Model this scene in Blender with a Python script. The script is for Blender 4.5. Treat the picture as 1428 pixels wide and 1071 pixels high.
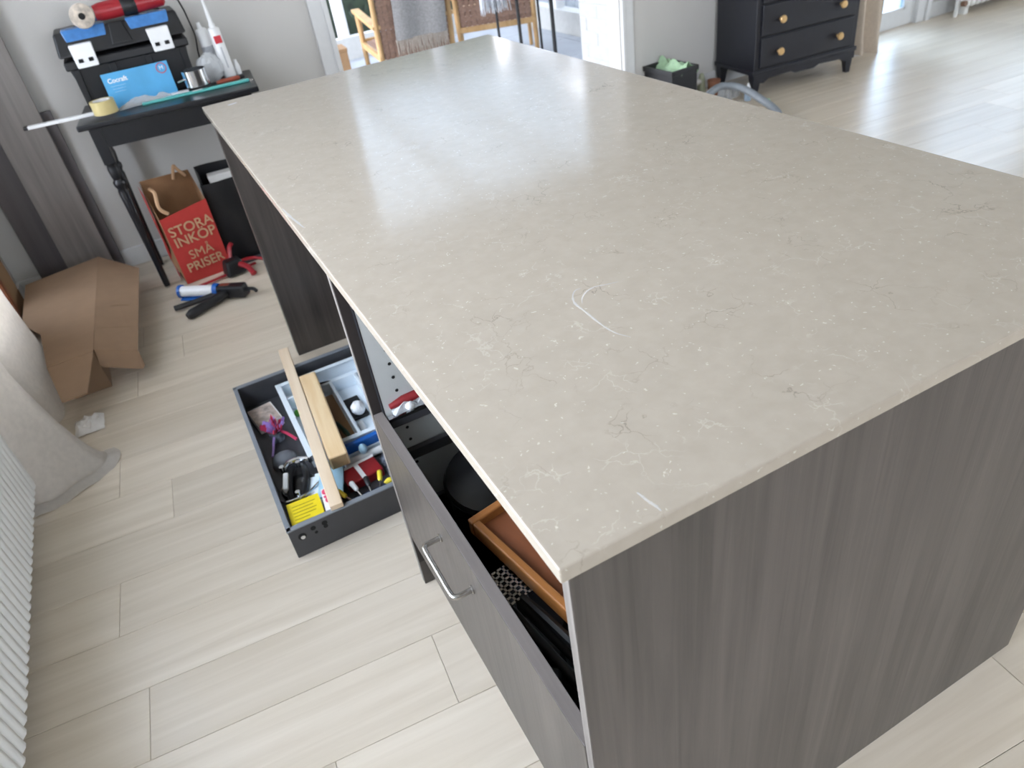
import bpy, bmesh, math, random
from mathutils import Matrix, Vector, Euler
random.seed(7)
S = bpy.context.scene
COL = S.collection
for o in list(bpy.data.objects): bpy.data.objects.remove(o)

# ------------------------------------------------------------------ camera
cam_d = bpy.data.cameras.new('camera'); cam = bpy.data.objects.new('camera', cam_d); COL.objects.link(cam)
cam_d.sensor_width = 36; cam_d.lens = 36 * 1025.81 / 1428; cam_d.clip_start = .02
Rm = Matrix(((0.87603832, -0.46361717, -0.13272525), (-0.37163049, -0.47363392, -0.7984746), (0.30732335, 0.7488191, -0.58721573)))
m = Matrix((Rm[0], -Rm[1], -Rm[2])).transposed().to_4x4(); m.translation = (-.1746, -.3883, 1.4178)
cam.matrix_world = m
cam_d.dof.use_dof = True; cam_d.dof.focus_distance = 1.05; cam_d.dof.aperture_fstop = 7.5
S.camera = cam

# ------------------------------------------------------------------ sky, exposure
W = bpy.data.worlds.new('sky'); S.world = W; W.use_nodes = True
wn = W.node_tree.nodes; wl = W.node_tree.links
bg = wn['Background']; bg.inputs[1].default_value = 2.6
tc = wn.new('ShaderNodeTexCoord'); sep = wn.new('ShaderNodeSeparateXYZ'); rp = wn.new('ShaderNodeValToRGB')
wl.new(tc.outputs['Generated'], sep.inputs[0]); wl.new(sep.outputs[2], rp.inputs[0]); wl.new(rp.outputs[0], bg.inputs[0])
rp.color_ramp.elements[0].position = 0; rp.color_ramp.elements[0].color = (.955, .95, 1, 1)
rp.color_ramp.elements[1].position = 1; rp.color_ramp.elements[1].color = (.76, .835, 1, 1)
S.view_settings.view_transform = 'Standard'; S.view_settings.look = 'None'
S.view_settings.gamma = 1; S.view_settings.use_curve_mapping = False
S.view_settings.exposure = 2.32

def portal(name, loc, rot, sx, sy):
    l = bpy.data.lights.new(name, 'AREA'); l.shape = 'RECTANGLE'; l.size = sx; l.size_y = sy; l.cycles.is_portal = True
    o = bpy.data.objects.new(name, l); COL.objects.link(o); o.location = loc; o.rotation_euler = rot
H = math.pi / 2
portal('sky_portal', (-1.12, 1.33, 1.46), (0, -H, 0), 1.9, 3.4)          # left window, faces +x
portal("sky_portal", (1.4, -3.76, 1.35), (H, 0, 0), 2.4, 2.0)
portal('sky_portal', (6.12, 3.66, 1.45), (-H, 0, 0), 1.6, 1.4)
portal('sky_portal', (4.56, 3.66, 1.1), (-H, 0, 0), .8, 2.0)
portal('sky_portal', (8.36, -.4, 1.45), (0, H, 0), 1.8, 3.0)
portal('sky_portal', (1.62, 3.66, 1.05), (-H, 0, 0), 1.7, 2.1)

# ------------------------------------------------------------------ materials
MATS = {}
def newmat(name):
    m = bpy.data.materials.new(name); m.use_nodes = True; MATS[name] = m
    return m, m.node_tree.nodes, m.node_tree.links, m.node_tree.nodes['Principled BSDF']
def rgb(h):
    h = h.lstrip('#'); c = [int(h[i:i+2], 16) / 255 for i in (0, 2, 4)]
    return tuple(((x / 12.92) if x <= .04045 else ((x + .055) / 1.055) ** 2.4) for x in c)
def plain(name, col, rough=.5, metal=0, vary=.08, scale=30, bump=0, bscale=200, alpha=1, trans=0, coat=0, sss=0):
    if name in MATS: return MATS[name]
    m, n, l, b = newmat(name)
    c = rgb(col) if isinstance(col, str) else col
    t = n.new('ShaderNodeTexCoord'); no = n.new('ShaderNodeTexNoise'); no.inputs['Scale'].default_value = scale; no.inputs['Detail'].default_value = 4
    l.new(t.outputs['Object'], no.inputs['Vector'])
    r = n.new('ShaderNodeValToRGB'); l.new(no.outputs['Fac'], r.inputs[0])
    r.color_ramp.elements[0].position = .3; r.color_ramp.elements[1].position = .7
    r.color_ramp.elements[0].color = (*[x * (1 - vary) for x in c], 1); r.color_ramp.elements[1].color = (*[min(1, x * (1 + vary)) for x in c], 1)
    l.new(r.outputs[0], b.inputs['Base Color'])
    b.inputs['Roughness'].default_value = rough; b.inputs['Metallic'].default_value = metal
    b.inputs['Alpha'].default_value = alpha; b.inputs['Transmission Weight'].default_value = trans; b.inputs['Coat Weight'].default_value = coat
    if bump:
        nb = n.new('ShaderNodeTexNoise'); nb.inputs['Scale'].default_value = bscale; nb.inputs['Detail'].default_value = 3
        l.new(t.outputs['Object'], nb.inputs['Vector'])
        bu = n.new('ShaderNodeBump'); bu.inputs['Strength'].default_value = bump; bu.inputs['Distance'].default_value = .002
        l.new(nb.outputs['Fac'], bu.inputs['Height']); l.new(bu.outputs[0], b.inputs['Normal'])
    return m
def wood(name, c1, c2, sc, rough=.5, bump=.3, rand=0.0, spec=.5, knots=False):
    m, n, l, b = newmat(name)
    t = n.new('ShaderNodeTexCoord'); mp = n.new('ShaderNodeMapping'); mp.inputs['Scale'].default_value = sc
    l.new(t.outputs['Object'], mp.inputs['Vector'])
    oi = n.new('ShaderNodeObjectInfo')
    mul = n.new('ShaderNodeVectorMath'); mul.operation = 'SCALE'; mul.inputs[3].default_value = 37
    comb = n.new('ShaderNodeCombineXYZ')
    for i in range(3): l.new(oi.outputs['Random'], comb.inputs[i])
    l.new(comb.outputs[0], mul.inputs[0]); add = n.new('ShaderNodeVectorMath'); l.new(mp.outputs[0], add.inputs[0]); l.new(mul.outputs[0], add.inputs[1])
    no = n.new('ShaderNodeTexNoise'); no.inputs['Scale'].default_value = 1; no.inputs['Detail'].default_value = 8; no.inputs['Roughness'].default_value = .62; no.inputs['Distortion'].default_value = .9
    l.new(add.outputs[0], no.inputs['Vector'])
    n2 = n.new('ShaderNodeTexNoise'); n2.inputs['Scale'].default_value = .28; n2.inputs['Detail'].default_value = 3; n2.inputs['Distortion'].default_value = 1.6
    l.new(add.outputs[0], n2.inputs['Vector'])
    mx = n.new('ShaderNodeMath'); mx.operation = 'MULTIPLY_ADD'; mx.inputs[1].default_value = .5; l.new(no.outputs['Fac'], mx.inputs[0])
    hf = n.new('ShaderNodeMath'); hf.operation = 'MULTIPLY'; hf.inputs[1].default_value = .5; l.new(n2.outputs['Fac'], hf.inputs[0]); l.new(hf.outputs[0], mx.inputs[2])
    r = n.new('ShaderNodeValToRGB'); l.new(mx.outputs[0], r.inputs[0])
    r.color_ramp.elements[0].position = .32; r.color_ramp.elements[1].position = .68
    r.color_ramp.elements[0].color = (*rgb(c1), 1); r.color_ramp.elements[1].color = (*rgb(c2), 1)
    out = r.outputs[0]
    if rand:
        hs = n.new('ShaderNodeHueSaturation'); mr = n.new('ShaderNodeMapRange'); mr.inputs[3].default_value = 1 - rand; mr.inputs[4].default_value = 1 + rand
        l.new(oi.outputs['Random'], mr.inputs[0]); l.new(mr.outputs[0], hs.inputs['Value']); l.new(out, hs.inputs['Color']); out = hs.outputs[0]
    l.new(out, b.inputs['Base Color'])
    b.inputs['Roughness'].default_value = rough; b.inputs['Specular IOR Level'].default_value = spec
    if bump:
        bu = n.new('ShaderNodeBump'); bu.inputs['Strength'].default_value = bump; bu.inputs['Distance'].default_value = .001
        l.new(no.outputs['Fac'], bu.inputs['Height']); l.new(bu.outputs[0], b.inputs['Normal'])
    return m
def glass(name, tint=(.95, .98, 1), refl=.08):
    m, n, l, b = newmat(name); n.remove(b); o = n['Material Output']
    tr = n.new('ShaderNodeBsdfTransparent'); tr.inputs[0].default_value = (*tint, 1); gl = n.new('ShaderNodeBsdfGlossy'); gl.inputs['Roughness'].default_value = .02
    lw = n.new('ShaderNodeLayerWeight'); lw.inputs[0].default_value = .25; mr = n.new('ShaderNodeMath'); mr.operation = 'MULTIPLY_ADD'; mr.inputs[1].default_value = .5; mr.inputs[2].default_value = refl * .4
    l.new(lw.outputs['Fresnel'], mr.inputs[0]); mi = n.new('ShaderNodeMixShader'); l.new(mr.outputs[0], mi.inputs[0]); l.new(tr.outputs[0], mi.inputs[1]); l.new(gl.outputs[0], mi.inputs[2]); l.new(mi.outputs[0], o.inputs[0])
    return m
def translucent(name, col, frac=.6):
    m, n, l, b = newmat(name); n.remove(b); o = n['Material Output']
    tr = n.new('ShaderNodeBsdfTranslucent'); tr.inputs[0].default_value = (*rgb(col), 1); d = n.new('ShaderNodeBsdfDiffuse'); d.inputs[0].default_value = (*rgb(col), 1)
    mi = n.new('ShaderNodeMixShader'); mi.inputs[0].default_value = frac; l.new(d.outputs[0], mi.inputs[1]); l.new(tr.outputs[0], mi.inputs[2]); l.new(mi.outputs[0], o.inputs[0])
    return m
def stone():
    m, n, l, b = newmat('quartz')
    t = n.new('ShaderNodeTexCoord')
    def noise(s, d=3, v=None, dist=0):
        x = n.new('ShaderNodeTexNoise'); x.inputs['Scale'].default_value = s; x.inputs['Detail'].default_value = d; x.inputs['Distortion'].default_value = dist
        l.new(v if v else t.outputs['Object'], x.inputs['Vector']); return x
    def math_(op, a, bb=None, c=None):
        x = n.new('ShaderNodeMath'); x.operation = op
        for i, q in enumerate((a, bb, c)):
            if q is None: continue
            if isinstance(q, (int, float)): x.inputs[i].default_value = q
            else: l.new(q, x.inputs[i])
        return x.outputs[0]
    def warp(s, amt, d=3):
        nz = noise(s, d); sub = n.new('ShaderNodeVectorMath'); sub.operation = 'SUBTRACT'; l.new(nz.outputs['Color'], sub.inputs[0]); sub.inputs[1].default_value = (.5, .5, .5)
        sc = n.new('ShaderNodeVectorMath'); sc.operation = 'SCALE'; sc.inputs[3].default_value = amt; l.new(sub.outputs[0], sc.inputs[0])
        ad = n.new('ShaderNodeVectorMath'); l.new(t.outputs['Object'], ad.inputs[0]); l.new(sc.outputs[0], ad.inputs[1]); return ad.outputs[0]
    def mix(f, a, c):
        x = n.new('ShaderNodeMix'); x.data_type = 'RGBA'; l.new(f, x.inputs[0])
        for i, q in ((6, a), (7, c)):
            if isinstance(q, tuple): x.inputs[i].default_value = (*q, 1)
            else: l.new(q, x.inputs[i])
        return x.outputs[2]
    r = n.new('ShaderNodeValToRGB'); l.new(noise(45, 9).outputs['Fac'], r.inputs[0])
    r.color_ramp.elements[0].position = .3; r.color_ramp.elements[1].position = .72
    r.color_ramp.elements[0].color = (*rgb('#a69c8e'), 1); r.color_ramp.elements[1].color = (*rgb('#aca294'), 1)
    # fine sparse dark veins
    vo = n.new('ShaderNodeTexVoronoi'); vo.feature = 'DISTANCE_TO_EDGE'; vo.inputs['Scale'].default_value = 17; l.new(warp(20, .09, 7), vo.inputs['Vector'])
    line = n.new('ShaderNodeMapRange'); l.new(vo.outputs['Distance'], line.inputs[0]); line.inputs[1].default_value = 0; line.inputs[2].default_value = .02; line.inputs[3].default_value = 1; line.inputs[4].default_value = 0
    mk = n.new('ShaderNodeMapRange'); l.new(noise(11, 3).outputs['Fac'], mk.inputs[0]); mk.inputs[1].default_value = .53; mk.inputs[2].default_value = .70
    col = mix(math_('MULTIPLY', math_('MULTIPLY', line.outputs[0], mk.outputs[0]), .6), r.outputs[0], rgb('#6f675d'))
    # pale flecks
    for sc, th, rnd, cc, wp in ((110, .2, .70, '#dcd6c8', .03), (44, .13, .8, '#e6e0d4', .09)):
        vf = n.new('ShaderNodeTexVoronoi'); vf.inputs['Scale'].default_value = sc; l.new(warp(40, wp, 4), vf.inputs['Vector'])
        dm = n.new('ShaderNodeMapRange'); l.new(vf.outputs['Distance'], dm.inputs[0]); dm.inputs[1].default_value = th * .5; dm.inputs[2].default_value = th; dm.inputs[3].default_value = 1; dm.inputs[4].default_value = 0
        sp = n.new('ShaderNodeSeparateColor'); l.new(vf.outputs['Color'], sp.inputs[0])
        col = mix(math_('MULTIPLY', math_('MULTIPLY', dm.outputs[0], math_('GREATER_THAN', sp.outputs[0], rnd)), .42), col, rgb(cc))
    # faint pale threads
    v3 = n.new('ShaderNodeTexVoronoi'); v3.feature = 'DISTANCE_TO_EDGE'; v3.inputs['Scale'].default_value = 20; l.new(warp(22, .09, 6), v3.inputs['Vector'])
    l3 = n.new('ShaderNodeMapRange'); l.new(v3.outputs['Distance'], l3.inputs[0]); l3.inputs[2].default_value = .03; l3.inputs[3].default_value = 1; l3.inputs[4].default_value = 0
    m3 = n.new('ShaderNodeMapRange'); l.new(noise(17, 2).outputs['Fac'], m3.inputs[0]); m3.inputs[1].default_value = .55; m3.inputs[2].default_value = .66
    col = mix(math_('MULTIPLY', math_('MULTIPLY', l3.outputs[0], m3.outputs[0]), .28), col, rgb('#d3cdc0'))
    l.new(col, b.inputs['Base Color']); b.inputs['Roughness'].default_value = .13
    return m

QUARTZ = stone()
OAKGREY = wood('grey_oak_laminate', '#332e2b', '#564f4a', (62, 62, 2.4), .38, .55, 0, .65)
OAKGREY_LIT = wood('grey_oak_lit_edge', '#6c6661', '#8d8781', (90, 90, 3), .5, .3)  # lighter than the panels: window light on front edges put into the colour
OAKGREY_H = wood('grey_oak_laminate_long', '#5a5450', '#77706b', (34, 2, 34), .42, .4)
FLOORW = wood('whitewashed_oak', '#c9bba6', '#dfd3c1', (1.6, 30, 30), .32, .2, .06, .5)
SUB = plain('subfloor', '#5f5648', .9)
WALLW = plain('wall_paint', '#c6c4c0', .85, vary=.015, scale=3, bump=.05, bscale=300)
CEIL = plain('ceiling_paint', '#efece4', .9, vary=.01)
TRIMW = plain('white_gloss_paint', '#d3d4d4', .35, vary=.02)
RADW = plain('radiator_enamel', '#e3e3df', .35, vary=.02)
BLACKP = plain('black_painted_wood', '#16181d', .32, vary=.15, scale=12)
DRESSB = plain('navy_black_paint', '#1a1c24', .38, vary=.1, scale=10)
BRASS = plain('pale_brass', '#d3b07c', .35, .5)
CARC = plain('grey_melamine', '#b9bcba', .5, vary=.02)
HOLE = plain('dark_hole', '#151515', .9)
DARKM = plain('anthracite_metal', '#4a4a4d', .42, .3, vary=.04)
DARKRIM = plain('grey_rim', '#84898f', .4, .2, vary=.04)
STEEL = plain('brushed_steel', '#c3c1bd', .25, 1, vary=.04)
CHROME = plain('bright_steel', '#d5d8dc', .15, 1, vary=.03)
LINEN0 = plain('linen', '#e2dcd4', .95, vary=.05, scale=60, bump=.5, bscale=500)
def cloth(name, base, frac):
    m = base; n = m.node_tree.nodes; l = m.node_tree.links; b = n['Principled BSDF']; o = n['Material Output']
    tr = n.new('ShaderNodeBsdfTranslucent'); src = b.inputs['Base Color'].links[0].from_socket; l.new(src, tr.inputs[0])
    mi = n.new('ShaderNodeMixShader'); mi.inputs[0].default_value = frac; l.new(b.outputs[0], mi.inputs[1]); l.new(tr.outputs[0], mi.inputs[2]); l.new(mi.outputs[0], o.inputs[0])
    return m
LINEN = cloth('linen', LINEN0, .5)
CARD = plain('cardboard', '#8f745b', .85, vary=.05, scale=14)
CARDIN = plain('cardboard_inner', '#8d7358', .9, vary=.05, scale=14)
PINE = wood('pine', '#d9b27c', '#f0d8b0', (30, 2.2, 30), .6, .2)
PINE2 = wood('pine_pale', '#d8bc98', '#efdcc2', (34, 1.5, 34), .6, .2)
PINEEND = wood('pine_end_grain', '#8f7350', '#a98c64', (60, 8, 60), .8, .2)
WALNUT = wood('walnut_panel', '#6b3d26', '#8d5434', (20, 4, 20), .45, .15)
WALNUTRIM = wood('walnut_rim', '#8e5a2e', '#b5773f', (30, 4, 30), .4, .15)
BLACKPL = plain('black_plastic', '#17181b', .45, vary=.1)
BLACKPAN = plain('black_nonstick', '#0d0d0f', .3, vary=.1)
BLUEPL = plain('clear_blue_plastic', '#3f79b8', .25, vary=.15, scale=40)
WHITEPL = plain('white_plastic', '#e9eaea', .35, vary=.02)
TRAYPL = plain('cool_white_plastic', '#dfe9f0', .3, vary=.02)
REDPL = plain('red_plastic', '#9c222b', .35, vary=.08)
REDPAPER = plain('red_printed_paper', '#c03a34', .7, vary=.06, scale=20)
KRAFT = plain('kraft_paper', '#8f6a4a', .85, vary=.08, scale=20)
KRAFTL = plain('pale_kraft_print', '#c9a27e', .8, vary=.05)
TEAL = plain('teal_plastic', '#5fb9b4', .35, vary=.08)
BLUEBOX = plain('blue_print', '#4ba3d6', .4, vary=.12, scale=9)
LETTERW = plain('white_ink', '#f2f5f7', .5, vary=.02)
YELLOW = plain('yellow_card', '#e6cf1c', .5, vary=.05)
TAPE = plain('amber_tape', '#cdbd86', .3, vary=.05)
CLEARBAG = plain('clear_polythene', '#d9dcdf', .15, vary=.05, alpha=.35)
GREYBAG = plain('screw_bag', '#6d7480', .25, 0, vary=.6, scale=70)
TAN = wood('oak_chair_frame', '#a07c4e', '#bf9d70', (20, 20, 4), .5, .1)
RATTAN = plain('woven_rattan', '#84695a', .75, vary=.2, scale=60)
WOOL = plain('grey_wool', '#8e8c8b', .95, vary=.2, scale=90, bump=.6, bscale=150)
FRINGE = plain('grey_fringe', '#a49a8f', .95, vary=.2, scale=90)
SILVERF = plain('silver_fringe', '#c9cdd3', .7, vary=.2, scale=90)
PATIO = plain('pale_paving', '#8d9196', .6, vary=.06, scale=5)
BRICKW = plain('white_painted_brick', '#b4b5b3', .8, vary=.05, scale=25, bump=.6, bscale=60)
LEAF = plain('dark_leaf', '#2f3b2c', .6, vary=.5, scale=8)
GLASS = glass('window_glass')
GLASS2 = glass('sky_blue_tint_glass', (.80, .91, 1))  # blue of the sky glare on the floor put into the pane tint
FENCEP = plain('greyed_white_paint', '#a3aab0', .6, vary=.05)  # white toned down to grey so the boards do not burn out
SCRAP = plain('pale_cloth', '#dcd7d0', .9, vary=.05)
FROST = translucent('frosted_roof', '#dfe6ea', .40)
GREENBAG = plain('pale_green_bag', '#a9c9a4', .5, vary=.1, scale=60)
MATSK = plain('chalky_scuff', '#f0eeea', .6, vary=.05, scale=300, alpha=.40)
PURPLE = plain('lilac_ribbon', '#a98bd0', .4, vary=.15)
PINKR = plain('pink_red_ribbon', '#c8405f', .4, vary=.15)
LBLUE = plain('light_blue_pack', '#a9cfe3', .4, vary=.06)
PINKP = plain('pink_print', '#d7486c', .5, vary=.1, scale=50)
WHITECARD = plain('white_card', '#e8e6e3', .6, vary=.04)
BROWNP = plain('brown_board', '#8d6f4f', .7, vary=.08, scale=12)
NAVY = plain('navy_cloth', '#23324f', .7, vary=.1)
CABLE = plain('cable_rubber', '#101012', .5)
DGREEN = plain('dark_green_plastic', '#173a2b', .4)
BRIGHTGREEN = plain('bright_green_plastic', '#58b23c', .4)
BLUESTRIP = plain('royal_blue_plastic', '#1f5fb0', .35)
GREYHOSE = plain('grey_hose', '#7e8489', .45)
YELTOOL = plain('yellow_handle', '#e2cf3a', .4)
REDBROWN = plain('red_brown_handle', '#9a4a37', .4)

# ------------------------------------------------------------------ mesh helpers
class MB:
    def __init__(s): s.v = []; s.f = []
    def add(s, vs, fs, M=None):
        k = len(s.v)
        s.v += [tuple(M @ Vector(p)) if M else tuple(p) for p in vs]; s.f += [tuple(i + k for i in f) for f in fs]; return s
    def box(s, a, b, M=None):
        x0, y0, z0 = a; x1, y1, z1 = b
        return s.add([(x0,y0,z0),(x1,y0,z0),(x1,y1,z0),(x0,y1,z0),(x0,y0,z1),(x1,y0,z1),(x1,y1,z1),(x0,y1,z1)],
                     [(0,3,2,1),(4,5,6,7),(0,1,5,4),(1,2,6,5),(2,3,7,6),(3,0,4,7)], M)
    def frustum(s, a, b, M=None):   # a=(x0,y0,x1,y1,z), b likewise
        x0,y0,x1,y1,z0 = a; X0,Y0,X1,Y1,z1 = b
        return s.add([(x0,y0,z0),(x1,y0,z0),(x1,y1,z0),(x0,y1,z0),(X0,Y0,z1),(X1,Y0,z1),(X1,Y1,z1),(X0,Y1,z1)],
                     [(0,3,2,1),(4,5,6,7),(0,1,5,4),(1,2,6,5),(2,3,7,6),(3,0,4,7)], M)
    def prism(s, poly, z0, z1, M=None):
        n = len(poly)
        vs = [(x,y,z0) for x,y in poly] + [(x,y,z1) for x,y in poly]
        fs = [tuple(range(n-1,-1,-1)), tuple(range(n,2*n))] + [(i,(i+1)%n,n+(i+1)%n,n+i) for i in range(n)]
        return s.add(vs, fs, M)
    def cyl(s, p0, p1, r0, r1=None, n=16, M=None):
        return s.tube([p0, p1], [r0, r0 if r1 is None else r1], n, M)
    def tube(s, path, r, n=10, M=None):
        P = [Vector(p) for p in path]; rr = r if isinstance(r, (list, tuple)) else [r] * len(P)
        vs = []; fs = []; up = None
        for i, p in enumerate(P):
            d = (P[min(i+1,len(P)-1)] - P[max(i-1,0)]).normalized()
            if up is None: up = Vector((0,0,1)) if abs(d.z) < .9 else Vector((1,0,0))
            a = d.cross(up).normalized(); b = a.cross(d).normalized(); up = b
            for k in range(n):
                t = 2*math.pi*k/n; vs.append(p + (a*math.cos(t) + b*math.sin(t)) * rr[i])
        for i in range(len(P)-1):
            for k in range(n): fs.append((i*n+k, i*n+(k+1)%n, (i+1)*n+(k+1)%n, (i+1)*n+k))
        fs.append(tuple(range(n-1,-1,-1))); fs.append(tuple(range((len(P)-1)*n, len(P)*n)))
        return s.add(vs, fs, M)
    def lathe(s, prof, n=24, M=None, cap=True):
        vs = []; fs = []
        for r, z in prof:
            for k in range(n): t = 2*math.pi*k/n; vs.append((r*math.cos(t), r*math.sin(t), z))
        for i in range(len(prof)-1):
            for k in range(n): fs.append((i*n+k, i*n+(k+1)%n, (i+1)*n+(k+1)%n, (i+1)*n+k))
        if cap: fs.append(tuple(range(n-1,-1,-1))); fs.append(tuple(range((len(prof)-1)*n, len(prof)*n)))
        return s.add(vs, fs, M)
    def ball(s, c, r, n=12, M=None, sq=(1,1,1), jit=0):
        prof = [(max(1e-4, math.sin(math.pi*i/8)), -math.cos(math.pi*i/8)) for i in range(9)]
        k = len(s.v); s.lathe(prof, n)
        for i in range(k, len(s.v)):
            x,y,z = s.v[i]; j = 1 + random.uniform(-jit, jit); p = Vector((c[0]+x*r*sq[0]*j, c[1]+y*r*sq[1]*j, c[2]+z*r*sq[2]*j)); s.v[i] = tuple(M @ p if M else p)
        return s
    def sheet(s, fn, nu, nv, th=0, M=None):   # open grid; th gives it thickness along the normal
        P = [[Vector(fn(i/nu, j/nv)) for i in range(nu+1)] for j in range(nv+1)]
        vs = [p for row in P for p in row]; w = nu+1
        fs = [(j*w+i, j*w+i+1, (j+1)*w+i+1, (j+1)*w+i) for j in range(nv) for i in range(nu)]
        if th:
            N = []
            for j in range(nv+1):
                for i in range(nu+1):
                    a = P[j][min(i+1,nu)] - P[j][max(i-1,0)]; b = P[min(j+1,nv)][i] - P[max(j-1,0)][i]; q = a.cross(b); N.append(q.normalized() if q.length > 1e-9 else Vector((0,0,1)))
            k = len(vs); vs = vs + [vs[i] - N[i]*th for i in range(k)]
            fs += [tuple(k+q for q in f[::-1]) for f in fs[:nu*nv]]
            for i in range(nu): fs += [(i+1, i, k+i, k+i+1), (nv*w+i, nv*w+i+1, k+nv*w+i+1, k+nv*w+i)]
            for j in range(nv): fs += [(j*w, (j+1)*w, k+(j+1)*w, k+j*w), ((j+1)*w+nu, j*w+nu, k+j*w+nu, k+(j+1)*w+nu)]
        return s.add(vs, fs, M)
    def build(s, name, mat, parent=None, smooth=False, bevel=0, loc=None, rz=0, seg=2, sub=0):
        me = bpy.data.meshes.new(name); me.from_pydata(s.v, [], s.f); me.update()
        bm = bmesh.new(); bm.from_mesh(me); bmesh.ops.recalc_face_normals(bm, faces=bm.faces); bm.to_mesh(me); bm.free()
        if smooth:
            for p in me.polygons: p.use_smooth = True
            me.set_sharp_from_angle(angle=math.radians(40))
        me.materials.append(mat)
        o = bpy.data.objects.new(name, me); COL.objects.link(o)
        if parent: o.parent = parent
        if loc: o.location = loc
        o.rotation_euler.z = rz
        if bevel:
            b = o.modifiers.new('bevel', 'BEVEL'); b.width = bevel; b.segments = seg; b.limit_method = 'ANGLE'
        if sub:
            b = o.modifiers.new('subdivision', 'SUBSURF'); b.levels = sub; b.render_levels = sub
        return o
def tag(o, label, cat, group=None):
    o['label'] = label; o['category'] = cat
    if group: o['group'] = group
    return o
def thing(name, label, cat, loc=(0,0,0), rz=0, group=None):
    o = bpy.data.objects.new(name, None); COL.objects.link(o); o.location = loc; o.rotation_euler.z = rz; o.empty_display_size = .1
    return tag(o, label, cat, group)
def struct(o): o['kind'] = 'structure'; return o
def text(name, body, size, mat, parent, M, bold=0):
    c = bpy.data.curves.new(name, 'FONT'); c.body = body; c.size = size; c.extrude = .0004; c.align_x = 'CENTER'; c.align_y = 'CENTER'; c.offset = bold
    t = bpy.data.objects.new('tmp', c); COL.objects.link(t)
    dg = bpy.context.evaluated_depsgraph_get(); me = bpy.data.meshes.new_from_object(t.evaluated_get(dg)); bpy.data.objects.remove(t)
    me.name = name; me.materials.clear(); me.materials.append(mat)
    o = bpy.data.objects.new(name, me); COL.objects.link(o); o.parent = parent; o.matrix_local = M
    return o
def smooth_path(pts, n=6):
    P = [Vector(p) for p in pts]; out = []
    for i in range(len(P)-1):
        p0 = P[max(i-1,0)]; p1 = P[i]; p2 = P[i+1]; p3 = P[min(i+2,len(P)-1)]
        for k in range(n):
            t = k/n; out.append(.5*((2*p1)+(p2-p0)*t+(2*p0-5*p1+4*p2-p3)*t*t+(3*p1-p0-3*p2+p3)*t**3))
    out.append(P[-1]); return out
def lerp(a, b, t): return a + (b - a) * t
def pl(pts, t):   # point on a polyline, by parameter 0..1 over listed points
    x = t*(len(pts)-1); i = min(int(x), len(pts)-2); return tuple(lerp(a, b, x-i) for a, b in zip(pts[i], pts[i+1]))
RZ = lambda a: Matrix.Rotation(a, 4, 'Z')
T = lambda *p: Matrix.Translation(p)

# ------------------------------------------------------------------ room shell
WY = 3.48      # inner face of the far wall
LX = -.97      # inner face of the left wall
base = struct(MB().box((-1.1, -3.6, -.06), (8.3, 3.6, -.016)).build('floor', SUB))
ang = math.radians(-4.5); cu, su = math.cos(ang), math.sin(ang)
def pt(u, v): return (u*cu - v*su, u*su + v*cu)
known = {(.677): -.707, (.492): -.086, (1.417): -.631, (2.157): -.73, (-.063): .905}
rnd = random.Random(3); PITCH = .185
def clip_poly(poly, x0, x1, y0, y1):
    def cl(P, f, inter):
        out = []
        for i in range(len(P)):
            a, b = P[i-1], P[i]
            if f(b):
                if not f(a): out.append(inter(a, b))
                out.append(b)
            elif f(a): out.append(inter(a, b))
        return out
    for ax, val, sg in ((0,x0,1),(0,x1,-1),(1,y0,1),(1,y1,-1)):
        def inter(a, b, ax=ax, val=val): t = (val-a[ax])/(b[ax]-a[ax]); return (lerp(a[0],b[0],t), lerp(a[1],b[1],t))
        poly = cl(poly, lambda p: sg*(p[ax]-val) >= 0, inter)
        if not poly: return []
    return poly
for k in range(-16, 19):
    v0 = .862 + PITCH*k; v1 = v0 + PITCH
    off = None
    for kk, uu in known.items():
        if abs(kk - v0) < .03: off = uu
    L = 2.15
    if off is None: off = rnd.uniform(0, L)
    u = off - L*math.ceil((off + 1.6)/L)
    while u < 8.7:
        u1 = u + L; e = .0004
        poly = clip_poly([pt(u+e, v0+e), pt(u1-e, v0+e), pt(u1-e, v1-e), pt(u+e, v1-e)], LX-.02, 8.22, -1.9, WY+.02)
        u = u1
        if len(poly) < 3: continue
        cx = sum(p[0] for p in poly)/len(poly); cy = sum(p[1] for p in poly)/len(poly)
        loc2 = []
        for x, y in poly:
            dx, dy = x-cx, y-cy; loc2.append((dx*cu + dy*su, -dx*su + dy*cu))
        n = len(loc2); c = .0008
        ins = []
        for x, y in loc2: ins.append((x - math.copysign(c, x), y - math.copysign(c, y)))
        mb = MB(); vs = [(x,y,-.015) for x,y in loc2] + [(x,y,-.0009) for x,y in loc2] + [(x,y,0) for x,y in ins]
        fs = [tuple(range(n-1,-1,-1)), tuple(range(2*n,3*n))]
        for a in range(n):
            b = (a+1) % n; fs += [(a,b,n+b,n+a), (n+a,n+b,2*n+b,2*n+a)]
        mb.add(vs, fs).build('plank', FLOORW, base, loc=(cx,cy,0), rz=ang)
struct(MB().box((-1.1,-3.6,2.5), (8.3,3.6,2.6)).build('ceiling', CEIL))
# far wall with patio opening, glazed door and window
HEAD = 2.08
w = MB()
for x0,x1,z0,z1 in ((-1.1,.79,-.05,2.5),(.79,2.44,HEAD,2.5),(2.44,4.14,-.05,2.5),(4.14,5.0,2.12,2.5),(5.0,5.34,-.05,2.5),(5.34,6.9,-.05,.75),(5.34,6.9,2.12,2.5),(6.9,8.3,-.05,2.5)):
    w.box((x0,WY,z0),(x1,WY+.12,z1))
struct(w.build('wall_far', WALLW))
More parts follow.
